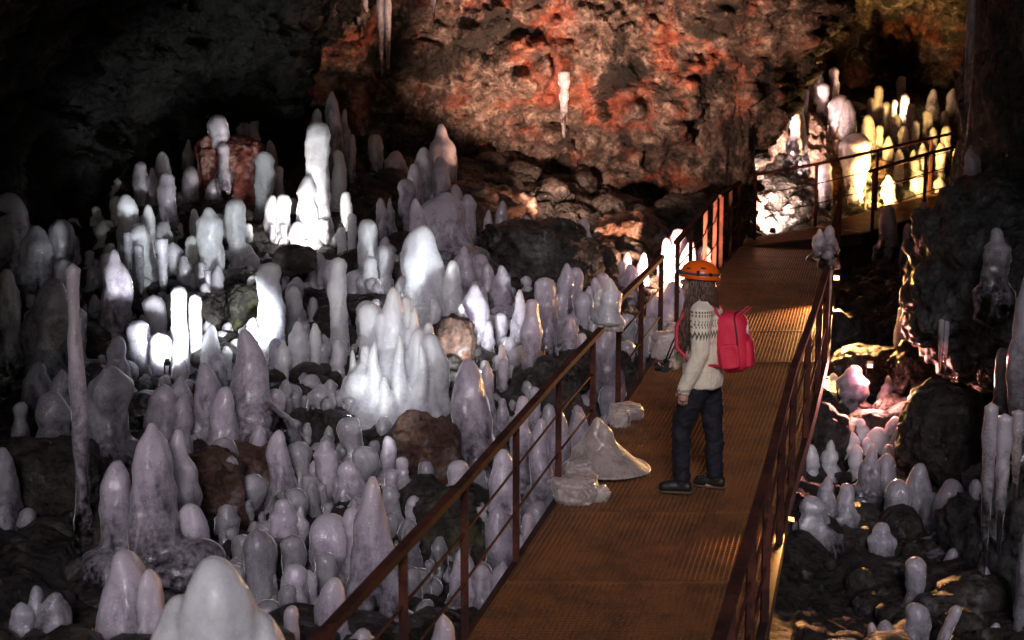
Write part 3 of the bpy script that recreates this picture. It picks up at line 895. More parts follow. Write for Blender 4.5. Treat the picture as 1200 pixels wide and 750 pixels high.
block('left of the mossy boulder', 'lilac', 'lilac ice in the middle left', [
    (192, 449, 530, 40), (215, 463, 540, 26), (213, 500, 640, 38), (243, 424, 530, 28), (213, 440, 500, 25), (292, 383, 520, 54, 'c'), (265, 452, 540, 28), (323, 455, 510, 18, 'f'),
    (305, 497, 565, 24), (329, 502, 595, 26)])
block('around the bottom left handrail', 'lilac', 'lilac ice near the lower handrail', [
    (335, 583, 650, 28, 'f'), (353, 590, 655, 18), (311, 622, 690, 27, 'f'), (346, 660, 720, 26, 'f'), (363, 665, 720, 16, 'f'), (387, 600, 690, 40, 'd'), (440, 550, 750, 58, 'c'),
    (413, 593, 700, 24, 'f'), (391, 674, 765, 32), (426, 736, 775, 34)])
block('between the centre boulders', 'grey lilac', 'small ice between the centre boulders', [
    (382, 515, 585, 23, 'f'), (370, 538, 580, 12, 'f'), (410, 538, 598, 28), (455, 510, 565, 22), (459, 549, 600, 14, 'f'), (485, 580, 625, 16, 'f'), (471, 535, 565, 12, 'f', dict(d=11.0)), (538, 538, 620, 20, 'f')])
block('seen through the lowest railing', 'grey', 'ice behind the lower railing', [
    (590, 524, 650, 36), (612, 462, 590, 22, 'f'), (626, 452, 540, 12, 'f'), (633, 488, 610, 26), (640, 540, 612, 20), (655, 478, 600, 34), (677, 482, 570, 26), (585, 591, 690, 30), (563, 592, 665, 13, 'f'),
    (588, 655, 715, 26), (617, 600, 665, 14, 'f'), (520, 714, 790, 36, 'c'), (541, 640, 735, 26), (565, 660, 725, 24), (610, 625, 672, 20), (602, 578, 640, 14, 'f')])
stalagmite(552, 420, 560, 50, 'b', label='big smooth pale lilac ice bullet beside the bright white clump', side=False)
block('beside the big pale bullet', 'pale lilac', 'ice round the big pale bullet', [(571, 421, 545, 20), (588, 466, 515, 12, 'f')])
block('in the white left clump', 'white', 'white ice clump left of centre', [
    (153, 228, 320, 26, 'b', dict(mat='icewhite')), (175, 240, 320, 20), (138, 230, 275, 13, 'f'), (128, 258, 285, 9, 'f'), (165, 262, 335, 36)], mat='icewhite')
block('behind the white left clump', 'grey', 'grey ice behind the left clump', [
    (167, 190, 252, 15, 'f'), (180, 197, 255, 14), (193, 178, 250, 20), (197, 203, 275, 18, 'f'), (222, 164, 212, 13), (225, 195, 240, 24), (241, 196, 214, 9, 'd'), (251, 210, 250, 20)])
stalagmite(257, 135, 185, 21, 'd', 17.0, label='pale ice knob standing on the red rock block', side=False)
stalagmite(263, 168, 205, 13, 'f', 16.9, label='small ice bump on the front of the red rock block', side=False)
block('behind the red rock block', 'dim grey', 'dim ice behind the red block', [
    (285, 120, 200, 16), (294, 118, 198, 18), (298, 150, 210, 20), (246, 136, 180, 14, 'f', dict(d=18.4)), (327, 195, 245, 10, 'f'), (318, 165, 225, 14)])
block('beside the red rock block', 'bright white', 'brightly lit white pillars', [
    (310, 178, 252, 20, 'f'), (320, 229, 280, 20), (333, 228, 282, 14, 'f'), (374, 145, 285, 23, 'f'), (363, 205, 288, 26), (397, 177, 258, 17, 'f'), (407, 225, 280, 11, 'f'), (401, 266, 305, 11, 'f'), (413, 250, 297, 9, 'f'), (344, 232, 258, 8, 'f')], mat='icewhite', side=False)
block('left of the pointed cluster', 'brownish', 'brownish ice at the back', [
    (372, 128, 195, 20), (392, 108, 205, 22), (405, 128, 200, 17), (413, 158, 220, 9, 'f'), (441, 158, 212, 16, 'd'), (464, 177, 215, 22)])
block('in the cluster at the back wall', 'pinkish grey', 'pointed cluster at the back wall', [
    (517, 146, 250, 32), (497, 173, 255, 24), (516, 184, 260, 20), (486, 192, 258, 22), (478, 210, 268, 19, 'f'), (447, 232, 282, 14), (457, 232, 278, 12), (535, 217, 272, 14), (549, 228, 298, 19, 'f'), (520, 226, 310, 58),
    (587, 235, 292, 24, 'c'), (572, 246, 300, 16, 'c')])
stalagmite(489, 233, 345, 33, 'c', label='grey pointed ice cone behind the big round-topped white ice', side=False)
stalagmite(496, 264, 385, 45, 'b', mat='icewhite', label='big round-topped white ice above the bright white clump', side=True)
block('around the big round-topped ice', 'white', 'white ice around the round-topped ice', [
    (432, 257, 345, 23, 'd'), (436, 300, 365, 19, 'f'), (452, 287, 358, 18, 'f'), (474, 322, 380, 26), (530, 305, 395, 22), (509, 350, 405, 17), (545, 352, 400, 8, 'f'), (477, 340, 385, 11, 'f'), (430, 352, 410, 20, 'd')], mat='icewhite')
block('beside the large black boulder', 'orange tinted', 'orange tinted ice by the black boulder', [
    (616, 252, 298, 27), (649, 282, 312, 12), (605, 275, 300, 18), (683, 256, 335, 30), (672, 271, 335, 14, 'f')])
block('in front of the large black boulder', 'pinkish', 'ice in front of the black boulder', [
    (545, 288, 362, 24), (562, 298, 358, 16, 'f'), (555, 322, 350, 11, 'f'), (557, 332, 415, 32), (541, 355, 425, 16), (588, 310, 372, 24), (570, 308, 362, 20), (663, 308, 378, 20), (674, 313, 372, 15, 'f'), (697, 325, 372, 14),
    (706, 320, 365, 11, 'f'), (690, 335, 372, 12)])
block('at the left centre', 'white', 'slender ice at left centre', [
    (248, 243, 335, 24, 'f'), (278, 233, 312, 22, 'd'), (229, 245, 295, 11, 'f'), (228, 276, 330, 14, 'd'), (292, 262, 295, 8, 'f'), (213, 335, 435, 17, 'f'), (230, 345, 430, 12, 'f'), (248, 380, 440, 20), (240, 412, 448, 12), (266, 405, 440, 12, 'f')], mat='icewhite')
block('above the lilac cone', 'white', 'slender ice above the lilac cone', [
    (319, 308, 430, 23, 'f'), (297, 323, 375, 17, 'f'), (294, 311, 330, 9, 'd'), (333, 398, 450, 17), (351, 376, 445, 20, 'f'), (369, 378, 440, 16), (345, 335, 385, 18), (398, 302, 425, 18, 'f'), (396, 397, 440, 18)], side=False, mat='icewhite')
block('beside the short railing', 'lilac grey', 'slim ice columns beside the railing', [
    (587, 366, 412, 13, 'd'), (588, 403, 460, 12, 'f'), (590, 420, 465, 11, 'f'), (571, 375, 420, 19), (622, 350, 470, 26, 'k'), (610, 338, 430, 22), (640, 325, 425, 21, 'f'), (657, 343, 395, 14, 'f'), (668, 371, 430, 18), (682, 390, 430, 10, 'f'),
    (700, 420, 470, 16, 'f'), (720, 420, 480, 16)])
stalagmite(714, 376, 490, 34, 'b', label='stout ice pillar right behind the end of the lowest handrail')
block('left of the helmet', 'orange backlit', 'backlit ice beside the helmet', [
    (728, 306, 348, 8, 'f'), (738, 309, 355, 18), (753, 296, 352, 13), (735, 296, 330, 9, 'f'), (786, 330, 408, 26), (803, 327, 395, 20), (795, 268, 325, 18, 'f'), (780, 278, 340, 18), (806, 282, 345, 20), (824, 288, 330, 14, 'f'), (765, 345, 412, 18)])
# right side
block('right of the walkway', 'lilac', 'ice right of the walkway', [
    (1053, 358, 452, 13, 'k'), (1070, 405, 465, 20, 'k'), (989, 367, 395, 13), (1000, 428, 482, 32, 'k'), (976, 437, 470, 9, 'f'), (1040, 440, 480, 18)], side=False)
block('below the right railing', 'pink lit', 'pink lit ice', [
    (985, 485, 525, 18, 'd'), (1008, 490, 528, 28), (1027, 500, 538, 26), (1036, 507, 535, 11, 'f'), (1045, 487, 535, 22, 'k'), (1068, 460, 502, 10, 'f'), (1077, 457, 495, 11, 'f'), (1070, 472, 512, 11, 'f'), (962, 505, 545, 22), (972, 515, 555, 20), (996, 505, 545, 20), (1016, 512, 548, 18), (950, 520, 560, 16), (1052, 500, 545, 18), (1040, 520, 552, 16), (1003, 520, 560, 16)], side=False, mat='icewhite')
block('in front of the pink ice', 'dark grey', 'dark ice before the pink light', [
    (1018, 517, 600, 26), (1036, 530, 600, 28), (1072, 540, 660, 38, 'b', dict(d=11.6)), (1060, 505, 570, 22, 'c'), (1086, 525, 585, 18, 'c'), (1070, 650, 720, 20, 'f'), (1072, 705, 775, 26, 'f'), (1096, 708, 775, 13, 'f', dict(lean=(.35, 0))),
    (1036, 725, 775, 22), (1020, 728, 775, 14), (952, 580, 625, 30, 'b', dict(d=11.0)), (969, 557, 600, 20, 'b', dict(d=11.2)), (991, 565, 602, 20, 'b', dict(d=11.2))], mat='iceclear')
stalagmite(1113, 560, 640, 34, 'b', 11.0, 'ice', 'bright orange pink ice flake lit from below at right', side=True)
block('along the gully below the right railing', 'glassy grey', 'glassy ice in the right gully', [
    (1050, 560, 640, 26, 'f', dict(d=11.5)), (1090, 575, 650, 24, 'b', dict(d=11.3)), (1030, 610, 690, 24, 'f', dict(d=10.9)), (1112, 640, 720, 24, 'b', dict(d=10.5)), (1085, 668, 740, 20, 'f', dict(d=10.4)), (1140, 560, 640, 22, 'f', dict(d=10.7)),
    (1148, 660, 760, 26, 'b', dict(d=9.9)), (1050, 690, 760, 22, 'f', dict(d=10.3))], mat='iceclear')
block('on the right edge rocks', 'grey lilac', 'ice on the right hand rocks', [
    (1165, 267, 342, 24, 'f', dict(d=11.4)), (1198, 312, 540, 40, 'b', dict(d=10.5)), (1172, 407, 475, 14, 'f', dict(d=11.0)), (1197, 620, 790, 24, 'f', dict(d=9.4)), (1165, 728, 790, 26, 'b', dict(d=9.4)),
    (1128, 595, 720, 22, 'f', dict(d=10.4, lean=(.28, 0)))], side=False, mat='iceclear')
block('before the dark steel plate', 'lilac', 'ice before the dark plate', [
    (1040, 240, 290, 20, 'b', dict(d=20.0)), (1062, 262, 325, 16, 'b', dict(d=19.6)), (1078, 237, 320, 22, 'b', dict(d=19.6)), (1101, 240, 350, 22, 'f', dict(d=17.5)), (1113, 272, 345, 28, 'b', dict(d=17.0)), (1136, 174, 230, 18, 'b', dict(d=13.2))], side=False)
block('on the lava ridge', 'amber lit', 'amber ice on the lava ridge', [
    (977, 80, 135, 11, 'f', dict(d=24.2)), (958, 84, 125, 11, 'f', dict(d=24.2)), (950, 93, 125, 8, 'f', dict(d=24.2)), (964, 98, 140, 12, 'f', dict(d=23.9)), (942, 105, 140, 8, 'f', dict(d=23.8)), (936, 114, 190, 20, 'c', dict(d=23.5)),
    (983, 112, 165, 18, 'f', dict(d=23.7)), (992, 118, 170, 16, 'b', dict(d=23.5)), (966, 190, 248, 16, 'f', dict(d=23.0)), (931, 130, 165, 10, 'f', dict(d=23.2)), (1001, 157, 232, 26, 'd', dict(d=23.2))], side=False)
block('behind the far railing', 'amber', 'amber fingers behind the far railing', [
    (1028, 101, 155, 9, 'f'), (1020, 115, 150, 8, 'f'), (1055, 90, 135, 8, 'f'), (1047, 117, 148, 7, 'f'), (1059, 110, 152, 9, 'f'), (1049, 134, 172, 10, 'f'), (1058, 148, 188, 12), (1072, 142, 182, 8, 'f'), (1030, 147, 178, 8, 'f'), (1016, 135, 175, 15),
    (1080, 168, 205, 14), (1038, 120, 160, 9, 'f'), (1066, 122, 165, 9, 'f'), (1085, 130, 178, 10, 'f'), (1092, 150, 195, 11), (1108, 148, 195, 10, 'f'), (1040, 160, 200, 12), (1052, 175, 215, 12), (1012, 170, 215, 14), (1070, 176, 210, 12), (1101, 168, 215, 11, 'f'), (1119, 173, 215, 9, 'f'), (1040, 205, 240, 14)], side=False)
block('in the far dark recess', 'dim brown', 'dim ice in the far recess', [
    (1092, 105, 138, 14), (1115, 104, 136, 12), (1127, 115, 146, 12), (1107, 130, 150, 8, 'f'), (1098, 3, 40, 11, 'f', dict(d=27.4)), (1113, 12, 44, 10, 'f', dict(d=27.4))], side=False)
block('behind the far guard rods', 'glowing yellow', 'glowing ice at the far walkway', [
    (1076, 200, 242, 20, 'b', dict(d=24.0)), (1100, 208, 240, 17, 'b', dict(d=24.0)), (1120, 195, 238, 10, 'c', dict(d=24.1))], side=False)

# the bright white clump: one frozen mass with several spires
s126 = 12.6 / F_PX
cb = W(460, 505, 12.6)
lob = []
for (x, yt, yb, w, k, dd) in [(460, 372, 515, 126, 'h', 0), (492, 384, 512, 84, 'h', -.1), (432, 402, 512, 84, 'h', -.15), (462, 395, 512, 96, 'b', 0.05), (460, 335, 480, 30, 'b', -0.05), (436, 353, 485, 25, 'd', 0.0), (487, 358, 485, 24, 'b', 0.0), (503, 376, 485, 15, 'f', 0.0),
                              (508, 390, 505, 42, 'b', -0.1), (425, 425, 512, 46, 'b', -0.2), (405, 440, 508, 26, 'b', -0.2), (448, 366, 480, 16, 'f', -.1), (477, 345, 470, 14, 'f', .05), (415, 408, 500, 18, 'b', -.15), (514, 408, 500, 18, 'f', -.1), (469, 392, 505, 34, 'h', -.3),
                              (440, 398, 508, 36, 'h', -.3), (494, 402, 508, 36, 'h', -.3), (452, 440, 512, 36, 'h', -.4), (520, 440, 505, 18, 'b', -.1)]:
    seedc[0] += 1
    p = W(x, yb, 12.6 + dd) - cb
    lob.append(ice_lobe((yb - yt) * s126, w / 2 * s126, k, seedc[0], 0.2, 30, 40, (0, 0), tuple(p), .8))
o = obj('ice_clump', ice_mesh('ice_clump', lob), M['icewhite']); o.location = cb; fuse(o, 0.013)
tag(o, 'bright bluish white many-peaked ice clump in the centre of the field', 'ice clump')

# ice on the rail ends
def ice_cap(label, px, py, d, parts, mat='icewhite'):
    root = empty('frozen_ice_lump', W(px, py, d)); tag(root, label, 'ice')
    for (x, yt, yb, w, k) in parts:
        seedc[0] += 1
        s = d / F_PX
        V, Fq = ice_lobe((yb - yt) * s, w / 2 * s, k, seedc[0], 0.03, 20, 26)
        o = obj('ice_lump', np_mesh('ice_lump', V, Fq), M[mat], root)
        o.location = W(x, yb, d) - Vector(root.location)
    return root
ice_cap('rounded white ice lump stuck on the end of the lowest left handrail', 713, 375, 11.9, [(714, 325, 376, 28, 'b'), (703, 337, 372, 16, 'b'), (719, 340, 384, 18, 'b')])
rc = ice_cap('two-lobed ice lump capping the upper end of the near right handrail', 968, 312, 13.75, [(960, 268, 303, 18, 'b'), (971, 264, 312, 22, 'b'), (967, 280, 300, 18, 'b')], 'ice')

def icicle(label, px, y0, y1, w, d, mat='ice', group='icicles', parent=None, twin=False):
    """hanging ice: thick at the top, a fine drip point below"""
    seedc[0] += 1
    s = d / F_PX
    L = (y1 - y0) * s; r = w / 2 * s
    lobes = []
    for k in range(2 if twin else 1):
        n = 40
        z = np.linspace(0.12, -L * (1 - 0.06 * k), n)
        t = np.clip(-z / L, 0, 1)
        rr = r * (0.6 if twin else 1) * (1 - t) ** 0.75 * (1 + 0.14 * np.sin(t * 26 + seedc[0]) * (1 - t)) + 0.004
        rr[-1] = 0.001; rr[0] = 0.002
        th = np.linspace(0, 2 * math.pi, 14, endpoint=False)
        T, Zq = np.meshgrid(th, z, indexing='ij')
        q = np.stack([np.cos(T).ravel() + seedc[0], np.sin(T).ravel(), Zq.ravel() * 5], -1)
        Rq = rr * (1 + 0.15 * fbm(q, 2, seedc[0] % 50).reshape(T.shape))
        off = (k - 0.5) * r * 0.9 if twin else 0
        lobes.append((np.stack([(np.cos(T) * Rq + off).ravel(), (np.sin(T) * Rq).ravel(), Zq.ravel()], -1), grid_faces(14, n, True)[:, ::-1]))
    o = obj('icicle', ice_mesh('icicle', lobes), M[mat], parent)
    p = W(px, y0, d)
    o.location = p if parent is None else p - Vector(parent.location)
    if parent is None: tag(o, label, 'icicle', group)
    return o
icicle('twin pointed pale icicle hanging at the top left of the wall', 450, -4, 86, 17, 18.6, twin=True)
icicle('short forked icicle left of the twin icicle at the top', 424, 8, 48, 14, 18.6, twin=True)
icicle('thin short icicle right of the twin icicle at the top', 508, -6, 26, 7, 18.6)
icicle('ragged white icicle frozen to the middle of the back wall', 661, 93, 163, 12, 19.6, 'iceclear')
icicle('small yellow icicle under the hanging rock at the top', 941, -6, 27, 7, 23.4)
icicle('very long thin icicle hanging in front of the right outcrop', 1140, -14, 168, 13, 13.2)
icicle('faint thin icicle in the dark top left corner', 64, -6, 38, 6, 15.5, 'iceclear')
icicle('thick glassy icicle at the right edge, left of its pair', 1161, 492, 690, 17, 9.6, 'iceclear')
icicle('thick glassy icicle at the right edge, right of its pair', 1177, 505, 660, 18, 9.6, 'iceclear')
icicle('short glassy icicle beside the thick pair at the right edge', 1193, 500, 600, 12, 9.7, 'iceclear')
icicle('left thin icicle under the grey ledge on the right', 1103, 390, 440, 5, 12.0, 'iceclear')
icicle('right thin icicle under the grey ledge on the right', 1109, 392, 436, 5, 12.0, 'iceclear')
for i, (x, y0, y1, w) in enumerate([(190, 292, 380, 13), (163, 300, 372, 12), (150, 285, 345, 10), (237, 320, 385, 9), (243, 330, 372, 7), (352, 275, 325, 12), (333, 275, 318, 8), (382, 270, 312, 8), (320, 275, 312, 7)]):
    icicle(f'clear icicle, {ORD[i]} listed among those hanging below the white left-centre ice' if False else
           ['clear icicle with a long point below the white left clump', 'clear icicle under the middle of the white left clump', 'clear icicle at the left end of the white left clump',
            'thin icicle on the dark boulder, left of its neighbour', 'thin icicle on the dark boulder, right of its neighbour', 'icicle dripping below the brightest white pillar',
            'small icicle left below the brightest white pillar', 'small icicle right below the brightest white pillar', 'tiny icicle under the white pillars nearest the red block'][i],
           x, y0, y1, w, (14.6 if i < 5 else 16.2), 'iceclear')
icicle('', 971, 306, 425, 10, 13.7, parent=rc)

# frozen drapery high on the left
dr = MB()
pts = [W(196, 98, 18.9), W(212, 125, 18.9), W(226, 150, 18.8), W(236, 185, 18.7)]
dr.tube(pts, [0.05, 0.11, 0.17, 0.22], 14)
o = dr.build('ice_drapery', M['iceclear'], smooth=True)
tag(o, 'faint slanting ice drapery in the dark upper left', 'ice')

# added filler: ice nubs and smaller stalagmites scattered at random between everything
VV, FF, n = [], [], 0
rg = random.Random(9)
for k in range(1900):
    px, py = rg.uniform(-20, 860), rg.uniform(230, 750)
    d = hit(px, py)
    if d is None or d > 16.3: continue
    p = W(px, py, d)
    l0 = np.interp(p.y, [q.y for q in lefts], [q.x for q in lefts])
    if p.x > l0 - 0.15 or (px < 260 and py > 480): continue
    r = rg.uniform(0.025, 0.05) * (1 if rg.random() < .55 else rg.uniform(1.4, 2.4)); H = r * rg.uniform(1.6, 5.0)
    V, Fq = ice_lobe(H, r, rg.choice('bffd'), k + 5000, 0.08, 10, 10)
    VV.append(V + np.array(p)); FF.append(Fq + n); n += len(V)
o = obj('filler_stalagmites', np_mesh('filler_stalagmites', np.concatenate(VV), np.concatenate(FF)), M['icefiller'])
tag(o, 'small ice nubs and added filler stalagmites between the larger stalagmites', 'ice', kind='stuff')

# ice heap and broken ice on the deck's left edge
hp = W(708, 572, 11.0)
seedc[0] += 1
lobs = [ice_lobe(0.36, 0.25, 'h', 801, 0.02, 30, 34, amp=.35), ice_lobe(0.41, 0.21, 'h', 812, 0.02, 30, 34, (0, 0), (-.075, .02, 0), .35), ice_lobe(0.05, 0.19, 'b', 803, 0.01, 24, 16, (0, 0), (.15, .03, 0), .5),
        ice_lobe(0.20, 0.10, 'b', 804, 0.02, 18, 18, (0, 0), (-.20, .02, 0), .6)]
o = obj('ice_heap', ice_mesh('ice_heap', lobs), M['iceheap']); o.location = edge_at(lefts, hp.y) + Vector((0.17, 0, 0.01)); o.scale = (.88, .88, .95); fuse(o, 0.012)
tag(o, 'pinkish cone-shaped ice heap on the left side of the deck', 'ice')
for i, (px, py, w, h, dd, lab) in enumerate([(675, 602, 48, 30, 10.35, 'larger pale ice chunk at the deck edge in front of the heap'), (680, 578, 34, 28, 10.7, 'brownish ice chunk just in front of the cone-shaped heap'),
                                             (700, 598, 22, 18, 10.35, 'smallest grey ice chunk lying on the deck by the post'), (722, 497, 34, 18, 12.2, 'flat pale ice slab on the deck behind the cone-shaped heap'),
                                             (714, 512, 22, 22, 12.0, 'upright small ice chunk behind the cone-shaped heap'), (782, 425, 34, 34, 13.9, 'rough pale ice block at the deck edge below the camera'), (795, 405, 30, 26, 14.4, 'brown ice block behind the hiker at the deck edge')]):
    s = dd / F_PX
    p = W(px, py, dd); y0 = p.y
    e = edge_at(lefts, y0)
    r_ = rock('ice_chunk', (max(p.x, e.x + 0.06), y0, e.z + h * s * 0.30), (w / 2 * s, w / 2 * s * .8, h / 2 * s), M['iceheap'], 300 + i, lab, 5, 0.4, 1.15, cat='ice')

# ------------------------------------------------------------------ floodlights
M['housing'] = plain('black_housing', (0.012, 0.012, 0.013), 0.45, 0.2)
def floodlight(label, pos, target, col, power, size=150, lens=6.0, rad=0.06, scale=1.0):
    pos, target = Vector(pos), Vector(target)
    dirv = (target - pos).normalized()
    root = empty('floodlight', pos)
    root.rotation_euler = dirv.to_track_quat('-Z', 'Y').to_euler()
    tag(root, label, 'lamp', 'floodlights hidden among the ice')
    mb = MB(); mb.box((0, 0, 0.05), (0.20 * scale, 0.15 * scale, 0.07)); mb.box((0, 0, 0.10), (0.14 * scale, 0.10 * scale, 0.03))
    mb.build('housing', M['housing'], root)
    mb = MB(); mb.box((0, 0, 0.012), (0.17 * scale, 0.12 * scale, 0.006))
    mb.build('lens', emit('lamp_lens', col, lens), root)
    mb = MB(); mb.tube([(-.11 * scale, 0, .05), (-.11 * scale, -.11, .05), (.11 * scale, -.11, .05), (.11 * scale, 0, .05)], 0.007, 6)
    mb.build('bracket', M['housing'], root)
    lt = bpy.data.lights.new('flood_beam', 'SPOT')
    lt.energy = power; lt.color = col; lt.spot_size = R(size); lt.spot_blend = 0.8; lt.shadow_soft_size = rad
    lo = bpy.data.objects.new('flood_beam', lt)
    link(lo, root); lo.location = (0, 0, -0.03)
    return root
WARM = (1.0, 0.54, 0.33); YEL = (1.0, 0.60, 0.16); PINK = (1.0, 0.34, 0.28); RED = (1.0, 0.36, 0.16); COOLW = (0.93, 0.97, 1.0); WHITE = (1.0, 0.93, 0.88)
def lamp_on(px, d, h):
    """a lamp standing h above the ground, below the view ray of a pixel column"""
    x = (px - 600) / F_PX * d
    y = d * CP + 0.02 * d
    return Vector((x, y, float(ground(np.array([x]), np.array([y]))[0]) + h))
floodlight('floodlight hidden behind the orange backlit ice by the helmet', W(797, 358, 16.5), W(700, 100, 20.6), WARM, 2000, 110, scale=.4)
floodlight('small added floodlight low behind the backlit ice beside the helmet', W(792, 368, 16.3), W(740, 330, 14.5), WARM, 70, 170, scale=.3)  # separate weak lamp added to backlight the ice
floodlight('floodlight hidden behind the large black boulder', W(645, 256, 17.1), W(690, 70, 20.5), (1.0, 0.62, 0.46), 1250, 82, scale=.4)
rock_px(345, 304, 46, 30, 15.0, 'boulder', 207, 'dark rock below the brightest white pillars', 0.6, sub=4)
floodlight('floodlight hidden in front of the bright white pillars', lamp_on(343, 15.25, 0.24), W(345, 190, 17.2), WHITE, 120, 90, scale=.35)
floodlight('floodlight at the foot of the bright lava heap', W(905, 268, 21.9), W(882, 195, 24.0), (1.0, 0.70, 0.56), 2200, 88, scale=.4)
floodlight('added second floodlight aimed at the lava heap from the landing', W(947, 252, 21.8), W(868, 200, 24.2), (1.0, 0.66, 0.54), 900, 40, scale=.25)  # extra lamp added to strengthen the glow on the heap
floodlight('added dim floodlight in the far recess behind the amber fingers', lamp_on(1062, 25.6, 0.4), W(1015, 40, 28.0), (1.0, 0.60, 0.25), 70, 140, scale=.3)  # added to lift the recess rock out of black
floodlight('floodlight below the amber ice on the lava ridge', lamp_on(1036, 22.7, 0.35), W(1000, 90, 24.8), YEL, 900, 170, scale=.3)
floodlight('floodlight behind the glowing yellow ice', W(1090, 222, 24.7), W(1085, 200, 22.0), YEL, 120, 160)
floodlight('floodlight under the pink lit ice', lamp_on(1030, 13.75, 0.42), W(1020, 500, 12.6), PINK, 150, 175, scale=.3)
floodlight('floodlight behind the bright orange pink ice flake', W(1110, 596, 11.55), W(1112, 585, 11.0), RED, 120, 175, scale=.3)
floodlight('floodlight hidden behind small lilac ice, aimed at the white clump', lamp_on(404, 11.3, 0.30), W(468, 395, 12.5), COOLW, 6, 90, scale=.2)
for (px_, d_, h_, tx_, lab_) in ((186, 12.0, .42, 195, 'floodlight hidden behind the largest lilac stalagmite at left'), (284, 12.3, .42, 270, 'floodlight hidden behind the lilac cone'), (552, 12.2, .40, 505, 'floodlight hidden behind the big pale ice bullet')):
    floodlight(lab_, lamp_on(px_, d_, h_), W(tx_, 235, 17.0), COOLW, 210, 60, 2.0, scale=.2)
floodlight('floodlight hidden behind the tall lilac cone at the handrail', lamp_on(438, 9.9, .62), W(466, 385, 12.7), COOLW, 75, 34, 2.0, scale=.2)
floodlight('floodlight low beside the right railing, shining across the deck', at_depth(rights, 16.4) + Vector((0.06, 0, 0.26)), at_depth(lefts, 13.2) + Vector((1.0, 0, 0.0)), (1.0, 0.50, 0.17), 700, 75, scale=.4)
floodlight('small warm floodlight clipped beside the lower right railing', at_depth(rights, 9.7) + Vector((0.09, 0, 0.08)), at_depth(rights, 8.5) + Vector((-0.7, 0, -0.12)), (1.0, 0.45, 0.13), 60, 80, 2.0, scale=.25)
floodlight('yellow floodlight box on the ground right of the near railing', W(968, 452, 14.3), W(880, 560, 11.8), YEL, 30, 90, 10)

# ------------------------------------------------------------------ the hiker
M['skin'] = plain('skin', (0.55, 0.33, 0.25), 0.5)
M['trouser'] = plain('navy_trousers', (0.005, 0.006, 0.012), 0.8, bump=0.4, bscale=180)
M['boot'] = plain('dark_boots', (0.016, 0.014, 0.014), 0.5, bump=0.3)
M['sole'] = plain('boot_soles', (0.10, 0.075, 0.05), 0.7)
M['hair'] = plain('brown_hair', (0.085, 0.040, 0.024), 0.42, spec=0.6, var=0.5, bscale=25)
M['orange'] = plain('orange_shell', (0.85, 0.12, 0.008), 0.3, var=0.05)
M['grey'] = plain('grey_strap', (0.07, 0.07, 0.08), 0.6)
M['black'] = plain('black_plastic', (0.012, 0.012, 0.014), 0.4)
M['red'] = plain('red_canvas', (0.74, 0.025, 0.07), 0.65, bump=0.4, bscale=120, var=0.12)
M['redstrap'] = plain('red_webbing', (0.58, 0.03, 0.07), 0.6)
M['maroon'] = plain('dark_red_trim', (0.10, 0.010, 0.03), 0.6)
M['white'] = plain('white_badge', (0.8, 0.78, 0.76), 0.5)

def knit_mat():
    m, nt, n, l, b = new_mat('cream_knit')
    tc = n.new('ShaderNodeTexCoord').outputs['Object']
    sp = n.new('ShaderNodeSeparateXYZ'); l.new(tc, sp.inputs[0])
    x, y, z = sp.outputs
    # running angle round the yoke
    at = math_node(n, l, 'MULTIPLY', math_node(n, l, 'ADD', x, math_node(n, l, 'MULTIPLY', y, 0.6)), 14.0)
    def stripe(z0, z1, freq, thr, phase=0.0, zig=0.0):
        zz = z
        if zig:
            tri = math_node(n, l, 'PINGPONG', math_node(n, l, 'MULTIPLY', at, freq / 3.14159), 1.0)
            zz = math_node(n, l, 'ADD', z, math_node(n, l, 'MULTIPLY', tri, zig))
            a = math_node(n, l, 'GREATER_THAN', zz, z0); c = math_node(n, l, 'LESS_THAN', zz, z1)
            return math_node(n, l, 'MULTIPLY', a, c)
        a = math_node(n, l, 'GREATER_THAN', zz, z0); c = math_node(n, l, 'LESS_THAN', zz, z1)
        s = math_node(n, l, 'GREATER_THAN', math_node(n, l, 'SINE', math_node(n, l, 'ADD', math_node(n, l, 'MULTIPLY', at, freq), phase)), thr)
        return math_node(n, l, 'MULTIPLY', math_node(n, l, 'MULTIPLY', a, c), s)
    parts = [stripe(1.352, 1.368, 22, -0.2), stripe(1.325, 1.345, 22, 0.35), stripe(1.285, 1.300, 20, 0.55, 1.5), stripe(1.265, 1.282, 20, 0.3),
             stripe(1.248, 1.263, 20, 0.55, 1.5), stripe(1.205, 1.232, 18, 0, 0, 0.035), stripe(1.165, 1.20, 18, 0.75, 3.14), stripe(0.795, 0.807, 30, 0, 0, 0.02)]
    tot = parts[0]
    for p in parts[1:]: tot = math_node(n, l, 'MAXIMUM', tot, p)
    nz = noise_node(n, l, tc, 90, 4, 0.7)
    base = ramp(n, l, nz.outputs[0], [(0.3, (0.74, 0.66, 0.52)), (0.7, (0.95, 0.87, 0.71))]).outputs[0]
    l.new(mixc(n, l, math_node(n, l, 'MULTIPLY', tot, 0.9), base, (0.05, 0.047, 0.045)), b.inputs['Base Color'])
    b.inputs['Roughness'].default_value = 0.9
    b.inputs['Specular IOR Level'].default_value = 0.15
    b.inputs['Sheen Weight'].default_value = 0.3
    wv = n.new('ShaderNodeTexVoronoi'); wv.inputs['Scale'].default_value = 95
    l.new(tc, wv.inputs['Vector'])
    bump_chain(n, l, b, [(nz.outputs[0], 0.5, 0.01), (wv.outputs[0], 0.5, 0.006)])
    return m
M['knit'] = knit_mat()

